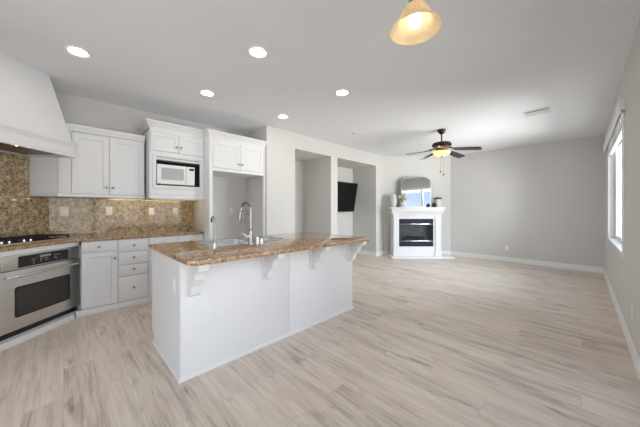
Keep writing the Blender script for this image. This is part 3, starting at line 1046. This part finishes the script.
MB().sweep([(0, 0), (0.012, 0), (0.012, 0.022), (0.006, 0.032), (0, 0.032)], [(IX0 + 0.05, IY0), (IX1 + 0.010, IY0), (IX1 + 0.010, IY1), (IX0 + 0.05, IY1)]).build('shoe_moulding', 'cab', isl)
FIk = frame(IX0, 0, -90)
for i, (a, c) in enumerate(((-2.62, -2.20), (-2.195, -1.425), (-1.42, -1.02), (-1.015, -0.63))):
    MB(FIk).panel(a, c, 0.0, 0.12, 0.86, 0.02, 0.055).build('door', 'cab', isl)
# scrolled brackets: profile in depth (x) and height (z)


def corbel_pts():
    pts = [(0, CB - 0.002), (0.215, CB - 0.002), (0.215, CB - 0.020), (0.206, CB - 0.030), (0.200, CB - 0.050)]
    for k in range(9):                      # upper scallop, concave
        q = R(90 * k / 8)
        pts.append((0.200 - 0.075 * math.sin(q), CB - 0.050 - 0.070 * (1 - math.cos(q))))
    pts.append((0.122, CB - 0.128))
    for k in range(7):                      # middle bead
        q = R(180 * k / 6)
        pts.append((0.108 + 0.013 * math.cos(q) * (1 if q < 1.57 else 0.3), CB - 0.128 - 0.026 * k / 6))
    for k in range(7):                      # lower scallop
        q = R(90 * k / 6)
        pts.append((0.102 - 0.045 * math.sin(q), CB - 0.156 - 0.060 * (1 - math.cos(q))))
    pts += [(0.055, CB - 0.225), (0.048, CB - 0.250), (0.032, CB - 0.262), (0.0, CB - 0.262)]
    return pts


for yc in (0.692, 1.352, 1.945, 2.585):
    base = MB().box(IX1 + 0.010, IX1 + 0.026, yc - 0.052, yc + 0.052, CB - 0.272, CB - 0.001, 0.002).build('corbel', 'cab', isl)
    MB().prism([(IX1 + 0.026 + p, z) for p, z in corbel_pts()], yc - 0.036, yc + 0.036, 'y', 0.003).build('bracket', 'cab', base)
socket(frame(0, IY0, 0), -2.215, 0, 0.68, 'x', 'x', 0.070, 0.112, isl)

hole = [(SX0, SY0), (SX1, SY0), (SX1, SY1), (SX0, SY1)]


def round_poly(p, r, n=5):
    out = []
    m = len(p)
    for i in range(m):
        a, c, d = (Vector(p[(i + k) % m]) for k in (-1, 0, 1))
        u, w = (a - c).normalized(), (d - c).normalized()
        p0, p1 = c + u * r, c + w * r
        for k in range(n + 1):
            s = k / n
            out.append(tuple((1 - s) ** 2 * p0 + 2 * s * (1 - s) * c + s * s * p1))
    return out


hole_r = round_poly(hole, 0.06)
cx0, cx1, cy0, cy1 = -2.99, -1.800, 0.588, 2.690
poly = [(cx0, cy0), (cx1 - 0.055, cy0), (cx1, cy0 + 0.055), (cx1, cy1 - 0.075), (cx1 - 0.075, cy1), (cx0, cy1)]
b = MB(); slab(b, poly, CB, CT, 0.010, hole_r)
tag(b.build('island_worktop', 'granite', None, 30), 'glossy brown granite slab with clipped corners on top of the white island', 'countertop')

sk = thing('sink', 'double bowl stainless steel sink set into the island worktop', 'sink', ((SX0 + SX1) / 2, (SY0 + SY1) / 2, 0.70))


def basin(y0, y1, depth, name):
    b = MB()
    p = round_poly([(SX0 + 0.006, y0), (SX1 - 0.006, y0), (SX1 - 0.006, y1), (SX0 + 0.006, y1)], 0.055)
    q = inset(p if area(p) > 0 else p[::-1], -0.02)
    p = p if area(p) > 0 else p[::-1]
    b.loft([[(x, y, CT + 0.003) for x, y in p], [(x, y, CB - depth + 0.03) for x, y in inset(p, -0.006)], [(x, y, CB - depth) for x, y in inset(p, -0.03)]], False)
    b.face([b.v((x, y, CB - depth)) for x, y in inset(p, -0.03)])
    o = b.build(name, 'sink', sk, 50)
    c = ((SX0 + SX1) / 2, (y0 + y1) / 2, CB - depth)
    MB().lathe([(0.045, 0.0005), (0.045, 0.004), (0.030, 0.003), (0.02, 0.001)], c, 'z', 20).build('drain', 'chrome', o)
    return o


basin(SY0 + 0.004, 1.435, 0.20, 'bowl')
basin(1.455, SY1 - 0.004, 0.20, 'bowl')
MB().sweep([(-0.009, CT + 0.0005), (0.016, CT + 0.0005), (0.016, CT + 0.002), (0.012, CT + 0.005), (-0.006, CT + 0.005), (-0.009, CT + 0.003)], hole_r if area(hole_r) > 0 else hole_r[::-1], True).build('rim', 'sink', sk)
MB().box(SX0 + 0.03, SX1 - 0.03, 1.433, 1.457, CB - 0.03, CT - 0.006, 0.006).build('divider', 'sink', sk)

# tall gooseneck faucet
fx, fy = -2.262, 1.292
fc = thing('kitchen_faucet', 'tall gooseneck pull-down faucet with side lever behind the island sink', 'faucet', (fx, fy, CT))
MB().lathe([(0.028, 0), (0.028, 0.006), (0.022, 0.012), (0.020, 0.10), (0.018, 0.145), (0.013, 0.155)], (fx, fy, CT), 'z', 20).build('body', 'nickel', fc)
pts = [(fx, fy, CT + 0.15), (fx, fy, CT + 0.32)]
for k in range(13):
    q = R(15 * k)
    pts.append((fx - 0.070 + 0.070 * math.cos(q), fy - 0.002 * k, CT + 0.345 + 0.070 * math.sin(q)))
pts += [(fx - 0.150, fy - 0.028, CT + 0.315)]
MB().tube(pts, 0.0115, 12).build('neck', 'nickel', fc)
p0 = Vector(pts[-1]); dv = Vector((-0.20, -0.05, -1)).normalized()
MB().tube([p0 - dv * 0.005, p0 + dv * 0.02, p0 + dv * 0.07, p0 + dv * 0.095], [0.0135, 0.0155, 0.0175, 0.016], 14).build('spray_head', 'nickel', fc)
MB().tube([p0 + Vector((0.028, 0.012, -0.01)), p0 + Vector((0.026, 0.012, -0.055))], 0.005, 8).build('spray_trigger', 'nickel', fc)
hb = MB().tube([(fx, fy - 0.010, CT + 0.085), (fx, fy - 0.050, CT + 0.085)], 0.012, 12).build('handle', 'chrome', fc)
MB().tube([(fx, fy - 0.045, CT + 0.085), (fx - 0.012, fy - 0.075, CT + 0.110), (fx - 0.018, fy - 0.085, CT + 0.128)], [0.007, 0.006, 0.005], 10).build('lever', 'chrome', hb)

f2 = thing('filter_faucet', 'slim small drinking water tap at the near end of the island sink', 'faucet', (-2.265, 0.940, CT))
MB().lathe([(0.017, 0), (0.017, 0.005), (0.010, 0.010), (0.009, 0.05), (0.006, 0.055)], (-2.265, 0.940, CT), 'z', 16).build('body', 'chrome', f2)
pts = [(-2.265, 0.940, CT + 0.05), (-2.265, 0.940, CT + 0.225)]
for k in range(1, 9):
    q = R(18 * k)
    pts.append((-2.265 - 0.034 + 0.034 * math.cos(q), 0.940, CT + 0.225 + 0.055 * math.sin(q)))
MB().tube(pts, 0.0052, 10).build('spout', 'nickel', f2)
p0 = Vector(pts[-1])
MB().tube([p0 + Vector((0.001, 0, 0.006)), p0 + Vector((-0.004, 0, -0.028))], [0.007, 0.008], 10).build('spout_tip', 'bronze', f2)
MB().tube([(-2.265, 0.945, CT + 0.036), (-2.263, 0.975, CT + 0.044)], 0.004, 8).build('lever', 'chrome', f2)

s1 = thing('soap_dispenser', 'short chrome soap dispenser with spout on the island beside the faucet', 'dispenser', (-2.25, 1.357, CT))
MB().lathe([(0.020, 0), (0.020, 0.005), (0.013, 0.009), (0.012, 0.050), (0.015, 0.054), (0.015, 0.068), (0.008, 0.072)], (-2.25, 1.357, CT), 'z', 18).build('body', 'chrome', s1)
MB().tube([(-2.25, 1.357, CT + 0.062), (-2.300, 1.351, CT + 0.066), (-2.325, 1.347, CT + 0.056)], [0.006, 0.006, 0.005], 10).build('spout', 'chrome', s1)
s2 = thing('air_gap_cap', 'plain round chrome air gap cap on the island farthest along from the faucet', 'cap', (-2.25, 1.404, CT))
MB().lathe([(0.021, 0), (0.021, 0.006), (0.017, 0.008), (0.017, 0.050), (0.013, 0.057), (0.006, 0.059)], (-2.25, 1.404, CT), 'z', 18).build('cap', 'chrome', s2)
MB().lathe([(0.0174, 0.020), (0.0174, 0.026)], (-2.25, 1.404, CT), 'z', 18).build('slot_band', 'nickel', s2)

# ------------------------------------------------------------------ fireplace (frame: x' across, y' distance from the camera's eye)
H0 = frame(0, 0, 45.3)
FPF = 6.80                                 # face of the surround
fp = thing('fireplace', 'white mantelpiece fireplace with dark glass firebox across the room corner', 'fireplace', (*(H0 @ Vector((2.55, 6.95, 0)))[:2], 0), 45.3)
MB(H0).prism([(1.853, 6.660), (3.465, 6.660), (3.465, 7.135), (1.853, 7.135)], 0.0, 0.042, 'z', 0.006).build('hearth', 'trim', fp)
bl, br_, ol, orr, oz0, oz1 = 1.925, 3.180, 2.082, 2.986, 0.292, 1.020
b = MB(H0)
b.box(bl + 0.02, ol, FPF + 0.02, 7.14, 0.042, 1.20)
b.box(orr, br_ - 0.02, FPF + 0.02, 7.14, 0.042, 1.20)
b.box(ol, orr, FPF + 0.02, 7.14, oz1, 1.20)
b.box(ol, orr, FPF + 0.02, 7.14, 0.042, oz0)
b.box(ol, orr, 7.10, 7.14, oz0, oz1)
b.build('surround', 'trim', fp)
for a, c in ((bl, bl + 0.125), (br_ - 0.155, br_)):
    o = MB(H0).box(a, c, FPF - 0.012, FPF + 0.02, 0.042, 1.13, 0.004).build('pilaster', 'trim', fp)
    MB(H0).box(a - 0.008, c + 0.008, FPF - 0.022, FPF + 0.02, 0.0425, 0.16, 0.004).build('plinth_block', 'trim', o)
    MB(H0).panel(a + 0.012, c - 0.012, FPF - 0.0118, 0.19, 1.09, 0.006, 0.018, 0.005).build('raised_panel', 'trim', o)
MB(H0).box(bl + 0.125, br_ - 0.155, FPF + 0.004, FPF + 0.02, oz1 + 0.03, 1.13, 0.003).build('frieze', 'trim', fp)
b = MB(H0)
prof = [(0, 1.130), (0.012, 1.130), (0.016, 1.150), (0.030, 1.165), (0.036, 1.190), (0.060, 1.215), (0.066, 1.235), (0, 1.235)]
b.sweep(prof, [(bl, 7.10), (bl, FPF - 0.012), (br_, FPF - 0.012), (br_, 7.10)])
b.build('mantel_moulding', 'trim', fp)
SZ0, SZ1 = 1.2352, 1.325
MB(H0).box(1.838, 3.245, 6.705, 7.14, 1.285, SZ1, 0.006).build('mantel_shelf', 'trim', fp)
MB(H0).box(1.868, 3.215, 6.725, 7.14, 1.2352, 1.285, 0.006).build('shelf_bed', 'trim', fp)
fb = MB(H0)
fb.box(ol + 0.001, orr - 0.001, FPF + 0.026, FPF + 0.05, 0.885, oz1 - 0.001)
fb.box(ol + 0.001, orr - 0.001, FPF + 0.026, FPF + 0.05, oz0 + 0.001, 0.430)
fb.box(ol + 0.001, ol + 0.02, FPF + 0.026, FPF + 0.05, 0.430, 0.885)
fb.box(orr - 0.02, orr - 0.001, FPF + 0.026, FPF + 0.05, 0.430, 0.885)
fb = fb.build('firebox_front', 'fire_dark', fp)
for k in range(4):
    for q in (0.905, 0.312):
        MB(H0).box(ol + 0.03, orr - 0.03, FPF + 0.020, FPF + 0.028, q + 0.027 * k, q + 0.012 + 0.027 * k, 0.002).build('louvre', 'fire_dark', fb)
MB(H0).box(ol + 0.004, orr - 0.004, FPF + 0.012, FPF + 0.026, 0.875, 0.890, 0.003).build('bright_trim', 'brass', fp)
MB(H0).box(ol + 0.004, orr - 0.004, FPF + 0.012, FPF + 0.026, 0.428, 0.443, 0.003).build('bright_trim', 'brass', fp)
b = MB(H0)
b.box(ol + 0.02, orr - 0.02, FPF + 0.050, 7.05, 0.420, 0.432)
b.box(ol + 0.02, orr - 0.02, 7.05, 7.07, 0.420, 0.90)
b.box(ol + 0.02, ol + 0.03, FPF + 0.05, 7.05, 0.42, 0.90)
b.box(orr - 0.03, orr - 0.02, FPF + 0.05, 7.05, 0.42, 0.90)
b.box(ol + 0.02, orr - 0.02, FPF + 0.05, 7.05, 0.89, 0.90)
b.build('firebox_liner', 'liner', fp)
for x0_, x1_, yy, zz, r in ((2.25, 2.80, 6.98, 0.475, 0.040), (2.30, 2.60, 6.93, 0.535, 0.030), (2.52, 2.78, 6.93, 0.530, 0.028)):
    MB(H0).tube([(x0_, yy, zz), (x0_ + 0.1, yy + 0.01, zz + 0.006), ((x0_ + x1_) / 2, yy, zz - 0.004), (x1_, yy - 0.01, zz + 0.004)], [r * .8, r, r * .95, r * .8], 12).build('log', 'log', fp)
MB(H0).box(ol + 0.02, orr - 0.02, FPF + 0.040, FPF + 0.045, 0.446, 0.871).build('glass_front', glass_pane('fire_screen', (0.78, 0.79, 0.81), 0.9), fp)
b = MB(H0)
b.box(2.855, 2.863, FPF + 0.030, FPF + 0.040, 0.446, 0.871)
b.build('glass_door_stile', 'fire_dark', fp)

# mirror on the mantel, leaning back a hair
mi = thing('mantel_mirror', 'arched mirror with rounded upper corners standing on the mantel shelf', 'mirror', (*(H0 @ Vector((2.575, 7.0, 0)))[:2], SZ1), 45.3)
ml, mr, mz0, mz1 = 2.195, 3.015, SZ1, 2.150


def arch(d):
    l, r, z0_, z1_ = ml + d, mr - d, mz0 + d, mz1 - d
    rr = 0.19 - d
    pts = [(l, z0_), (r, z0_)]
    for cx, a in ((r - rr, 0), (l + rr, 90)):
        for k in range(9):
            q = R(a + 90 * k / 8)
            pts.append((cx + rr * math.cos(q), z1_ - rr + rr * math.sin(q)))
    return pts


LEAN = 0.030
yl = lambda z, o: 7.02 + o + (z - mz0) * LEAN
b = MB(H0)
lp = lambda d, o: [(x, yl(z, o), z) for x, z in arch(d)]
b.loft([lp(0.0, 0.012), lp(0.0, -0.010), lp(0.004, -0.013), lp(0.014, -0.013), lp(0.016, -0.006)], False)
b.face([b.v(p) for p in lp(0.0, 0.012)])
b.build('frame', 'mirror_frame', mi)
b = MB(H0)
b.loft([lp(0.0155, -0.003), lp(0.0155, -0.007)])
b.build('mirror_glass', 'mirror', mi, 20)

# ornaments on the mantel


def HP(l, d, z=SZ1):
    p = H0 @ Vector((l, d, 0))
    return (p.x, p.y, z)


va = HP(1.975, 6.95)
t = thing('vase', 'tall narrow off-white ceramic vase at the end of the mantel shelf', 'vase', va)
MB().lathe([(0.055, 0), (0.070, 0.02), (0.088, 0.10), (0.090, 0.18), (0.080, 0.26), (0.062, 0.32), (0.044, 0.345), (0.046, 0.362), (0.040, 0.362), (0.038, 0.34)], va, 'z', 28).build('body', 'ceramic', t)
pa = HP(2.195, 6.845)
t = thing('flower_pot', 'small round white pot of cream flowers in front of the mirror', 'potted plant', pa)
MB().lathe([(0.055, 0), (0.070, 0.01), (0.080, 0.07), (0.078, 0.13), (0.070, 0.155), (0.066, 0.15), (0.06, 0.13)], pa, 'z', 24).build('pot', 'ceramic', t)
rn = random.Random(3)
bs, bf, bl2 = MB(), MB(), MB()
for k in range(30):
    a = rn.uniform(0, 6.283); ra = rn.uniform(0.01, 0.095); hh = rn.uniform(0.21, 0.40) - ra * 0.6
    tip = Vector((pa[0] + ra * math.cos(a), pa[1] + ra * math.sin(a), pa[2] + hh))
    root = Vector((pa[0] + 0.03 * math.cos(a), pa[1] + 0.03 * math.sin(a), pa[2] + 0.13))
    bs.tube([root, (root + tip) / 2 + Vector((0, 0, 0.02)), tip], 0.0025, 5)
    if k % 3 != 2:
        r = rn.uniform(0.016, 0.030)
        bmesh.ops.create_icosphere(bf.bm, subdivisions=2, radius=r, matrix=Matrix.Translation(tip))
        for j in range(6):
            q = j * 1.047 + a
            bmesh.ops.create_icosphere(bf.bm, subdivisions=1, radius=r * 0.62, matrix=Matrix.Translation(tip + Vector((r * .8 * math.cos(q), r * .8 * math.sin(q), -r * .25))))
    else:
        d = (tip - root).normalized(); s = d.cross(Vector((0, 0, 1))).normalized() * 0.018
        v0, v1, v2, v3 = (bl2.v(p) for p in (tip - d * 0.05, tip - d * 0.02 + s, tip + d * 0.03, tip - d * 0.02 - s))
        bl2.face([v0, v1, v2, v3])
bs.build('stems', 'leaf', t); bf.build('flowers', 'petal', t); bl2.build('leaves', 'leaf', t)
ja = HP(3.150, 6.92)
t = thing('lidded_jar', 'white jar with dark lid on the mantel beside the mirror', 'jar', ja)
MB().lathe([(0.080, 0), (0.088, 0.012), (0.088, 0.20), (0.080, 0.215)], ja, 'z', 26).build('body', 'ceramic', t)
MB().lathe([(0.094, 0.2155), (0.096, 0.222), (0.096, 0.248), (0.080, 0.260), (0.018, 0.264), (0.014, 0.280), (0.006, 0.286)], ja, 'z', 26).build('lid', 'bronze_lid', t)
oa = HP(3.008, 6.83)
t = thing('small_ornament', 'small dark dried seed-head ornament between mirror and jar', 'ornament', oa)
b = MB()
b.lathe([(0.030, 0), (0.042, 0.018), (0.046, 0.045), (0.038, 0.075), (0.022, 0.10), (0.006, 0.115)], oa, 'z', 18)
b.build('core', 'bronze_lid', t)
b = MB()
for k in range(34):
    h = 0.012 + 0.10 * k / 34; a = k * 2.4
    r = 0.046 * (1 - (h / 0.125) ** 2) + 0.006
    p = Vector((oa[0] + r * math.cos(a), oa[1] + r * math.sin(a), oa[2] + h))
    d = Vector((math.cos(a), math.sin(a), 0.5)); s = Vector((-math.sin(a), math.cos(a), 0)) * 0.012
    vs = [b.v(q) for q in (p - s, p + d * 0.022, p + s, p + Vector((0, 0, 0.016)))]
    b.face([vs[0], vs[1], vs[3]]); b.face([vs[1], vs[2], vs[3]]); b.face([vs[0], vs[2], vs[1]]); b.face([vs[0], vs[3], vs[2]])
b.build('scales', 'bronze', t)

# ------------------------------------------------------------------ television in the niche
tv = thing('television', 'flat black television tilted down on the wall of the second recess', 'television', (-4.50, 5.19, 1.20), 90)
tilt = Matrix.Translation((-4.455, 5.19, 1.60)) @ Matrix.Rotation(R(90), 4, 'Z') @ Matrix.Rotation(R(10), 4, 'X')
MB(tilt).box(-0.615, 0.615, -0.020, 0.020, -0.395, 0.395, 0.006).build('housing', 'bezel', tv)
MB(tilt).box(-0.603, 0.603, -0.0215, -0.0195, -0.378, 0.383).build('screen', 'screen', tv)
MB(tilt).box(-0.30, 0.30, 0.020, 0.055, -0.25, 0.15, 0.008).build('rear_housing', 'bezel', tv)
ar = MB().box(-4.60, -4.44, 5.16, 5.22, 1.57, 1.63, 0.004).build('mount_arm', 'bezel', tv)
MB().box(-4.679, -4.60, 5.00, 5.38, 1.45, 1.75, 0.004).build('wall_plate', 'bezel', tv)

# ------------------------------------------------------------------ ceiling fan
fx, fy = -1.825, 4.975
cf = thing('ceiling_fan', 'dark bronze ceiling fan with five blades and a lit amber glass bowl', 'fan', (fx, fy, 2.24))
MB().lathe([(0.075, CEIL), (0.073, CEIL - 0.02), (0.060, CEIL - 0.05), (0.030, CEIL - 0.078), (0.020, CEIL - 0.085)], (fx, fy, 0), 'z', 28).build('canopy', 'bronze', cf)
MB().lathe([(0.013, CEIL - 0.08), (0.013, 2.525), (0.030, 2.52), (0.034, 2.50)], (fx, fy, 0), 'z', 16).build('downrod', 'bronze', cf)
MB().lathe([(0.034, 2.515), (0.090, 2.508), (0.150, 2.495), (0.166, 2.475), (0.168, 2.445), (0.155, 2.430), (0.120, 2.424)], (fx, fy, 0), 'z', 36).build('motor_housing', 'bronze', cf)
MB().lathe([(0.120, 2.426), (0.136, 2.418), (0.138, 2.404), (0.122, 2.390), (0.100, 2.374), (0.080, 2.368)], (fx, fy, 0), 'z', 36).build('gold_collar', 'gold', cf)
MB().lathe([(0.070, 2.370), (0.085, 2.360), (0.090, 2.345), (0.110, 2.338), (0.140, 2.336)], (fx, fy, 0), 'z', 36).build('light_fitter', 'gold', cf)
bw = MB().lathe([(0.140, 2.337), (0.150, 2.331), (0.148, 2.316), (0.132, 2.292), (0.102, 2.272), (0.058, 2.261), (0.010, 2.258)], (fx, fy, 0), 'z', 40).build('glass_bowl', 'bowl', cf)
MB().lathe([(0.022, 2.261), (0.024, 2.252), (0.016, 2.244), (0.006, 2.234)], (fx, fy, 0), 'z', 16).build('finial', 'bronze', bw)
for k in range(5):
    a = 3 + 72 * k
    Fb = Matrix.Translation((fx, fy, 2.385)) @ Matrix.Rotation(R(a), 4, 'Z') @ Matrix.Rotation(R(7.5), 4, 'Y')
    pit = Matrix.Rotation(R(-12), 4, 'X')
    bl3 = MB(Fb @ pit)
    pts = [(0.20, -0.052), (0.26, -0.060), (0.45, -0.068), (0.58, -0.072), (0.630, -0.064), (0.645, -0.044), (0.645, 0.044), (0.630, 0.064), (0.58, 0.072), (0.45, 0.068), (0.26, 0.060), (0.20, 0.052)]
    bl3.prism(pts, -0.004, 0.004, 'z', 0.002)
    ob = bl3.build('blade', 'blade', cf)
    ir = MB(Fb)
    ir.tube([(0.10, 0, 0.030), (0.150, 0, 0.026), (0.190, 0, 0.016), (0.215, 0, 0.008)], [0.012, 0.011, 0.012, 0.014], 10)
    ir.prism([(0.185, -0.030), (0.30, -0.018), (0.32, 0), (0.30, 0.018), (0.185, 0.030)], 0.004, 0.009)
    ir.build('blade_iron', 'bronze', ob)
for dx, dy, z1_ in ((-0.045, 0.085, 1.985), (-0.015, 0.095, 1.925)):
    b = MB()
    b.tube([(fx + dx * 1.62, fy + dy * 1.62, 2.36), (fx + dx * 1.62, fy + dy * 1.62, z1_ + 0.02)], 0.0012, 6)
    c_ = b.build('pull_chain', 'bronze', cf)
    MB().lathe([(0.004, 0.025), (0.011, 0.010), (0.011, -0.008), (0.004, -0.016)], (fx + dx * 1.62, fy + dy * 1.62, z1_), 'z', 12).build('pull_bob', 'bronze', c_)
lg = bpy.data.lights.new('fan_lamp', 'POINT'); lg.energy = 1.0; lg.color = (1.0, 0.78, 0.45); lg.shadow_soft_size = 0.05
lo = bpy.data.objects.new('fan_lamp', lg); COL.objects.link(lo); lo.parent = cf; lo.location = (0, 0, 0.06)

# ------------------------------------------------------------------ pendant by the camera
px, py, pz = -0.634, 1.351, 2.237
pd = thing('pendant_lamp', 'lit cream alabaster glass bell lamp hanging from the ceiling near the camera', 'lamp', (px, py, pz))
shp = [(0.130, 0.0), (0.1285, 0.009), (0.119, 0.020), (0.101, 0.034), (0.088, 0.050), (0.081, 0.070), (0.074, 0.092), (0.062, 0.114), (0.045, 0.131), (0.026, 0.140)]
inn = [(r - 0.004, h - 0.002) for r, h in shp[::-1]]
MB().lathe(shp + inn[:-1] + [(0.127, 0.0)], (px, py, pz), 'z', 48, False).build('glass_shade', 'shade', pd, 60)
MB().lathe([(0.012, 0.118), (0.016, 0.108), (0.030, 0.085), (0.036, 0.060), (0.034, 0.038), (0.022, 0.020), (0.006, 0.014)], (px, py, pz), 'z', 24).build('bulb', 'bulb', pd)
MB().lathe([(0.020, 0.112), (0.022, 0.132), (0.036, 0.140), (0.034, 0.160), (0.012, 0.190), (0.009, 0.20), (0.009, CEIL - pz - 0.03), (0.02, CEIL - pz - 0.03)], (px, py, pz), 'z', 20).build('stem', 'nickel', pd)
MB().lathe([(0.02, CEIL - pz - 0.034), (0.055, CEIL - pz - 0.022), (0.062, CEIL - pz - 0.001), (0.03, CEIL - pz)], (px, py, pz), 'z', 28).build('ceiling_cap', 'nickel', pd)

# ------------------------------------------------------------------ ceiling fittings
spots = [(-3.310, 0.095, 'round recessed ceiling light closest to the range hood'),
         (-2.134, 1.294, 'round recessed ceiling light above the near half of the island'),
         (-3.337, 1.291, 'round recessed ceiling light in front of the microwave cabinet'),
         (-2.127, 2.496, 'round recessed ceiling light above the far end of the island'),
         (-3.335, 2.474, 'round recessed ceiling light in front of the fridge surround')]
first = None
for x, y, lab in spots:
    if first is None:
        first = thing('recessed_light', lab, 'ceiling light', (x, y, CEIL), 0, 'recessed ceiling lights over the kitchen')
        MB().lathe([(0.098, -0.0005), (0.097, -0.006), (0.088, -0.010), (0.0675, -0.005), (0.0675, -0.0005)], (x, y, CEIL), 'z', 36, False).build('trim_ring', 'trim', first)
        MB().lathe([(0.067, -0.002), (0.067, -0.004), (0.050, -0.0055), (0.01, -0.006)], (x, y, CEIL), 'z', 32).build('lens', 'downlight', first)
    else:
        copy_thing(first, (x, y, CEIL), lab)

t = thing('air_vent', 'rectangular white louvred air vent in the ceiling', 'vent', (-0.478, 5.07, CEIL))
b = MB()
x0, x1, y0, y1 = -0.635, -0.320, 4.955, 5.205
for q in ((x0, x1, y0, y0 + 0.028), (x0, x1, y1 - 0.028, y1), (x0, x0 + 0.028, y0 + 0.028, y1 - 0.028), (x1 - 0.028, x1, y0 + 0.028, y1 - 0.028)):
    b.box(*q, CEIL - 0.010, CEIL - 0.0005, 0.002)
b.build('frame', 'vent', t)
MB().box(x0 + 0.028, x1 - 0.028, y0 + 0.028, y1 - 0.028, CEIL - 0.002, CEIL - 0.0005).build('duct_shade', 'vent_dark', t)  # dark sheet painted as the shade inside the duct
for k in range(2, 7):
    yy = y0 + 0.042 + k * 0.028
    MB().prism([(yy - 0.013, CEIL - 0.004), (yy - 0.011, CEIL - 0.003), (yy + 0.010, CEIL - 0.012), (yy + 0.008, CEIL - 0.013)], x0 + 0.03, x1 - 0.03, 'x').build('slat', 'vent', t)

t = thing('smoke_detector', 'small round sensor disc on the ceiling in front of the recesses', 'detector', (-3.051, 3.93, CEIL))
MB().lathe([(0.045, -0.0005), (0.045, -0.010), (0.038, -0.018), (0.01, -0.020)], (-3.051, 3.93, CEIL), 'z', 28).build('base', 'white_plastic', t)
MB().lathe([(0.018, -0.019), (0.016, -0.032), (0.006, -0.034)], (-3.051, 3.93, CEIL), 'z', 18).build('sensor', 'nickel', t)
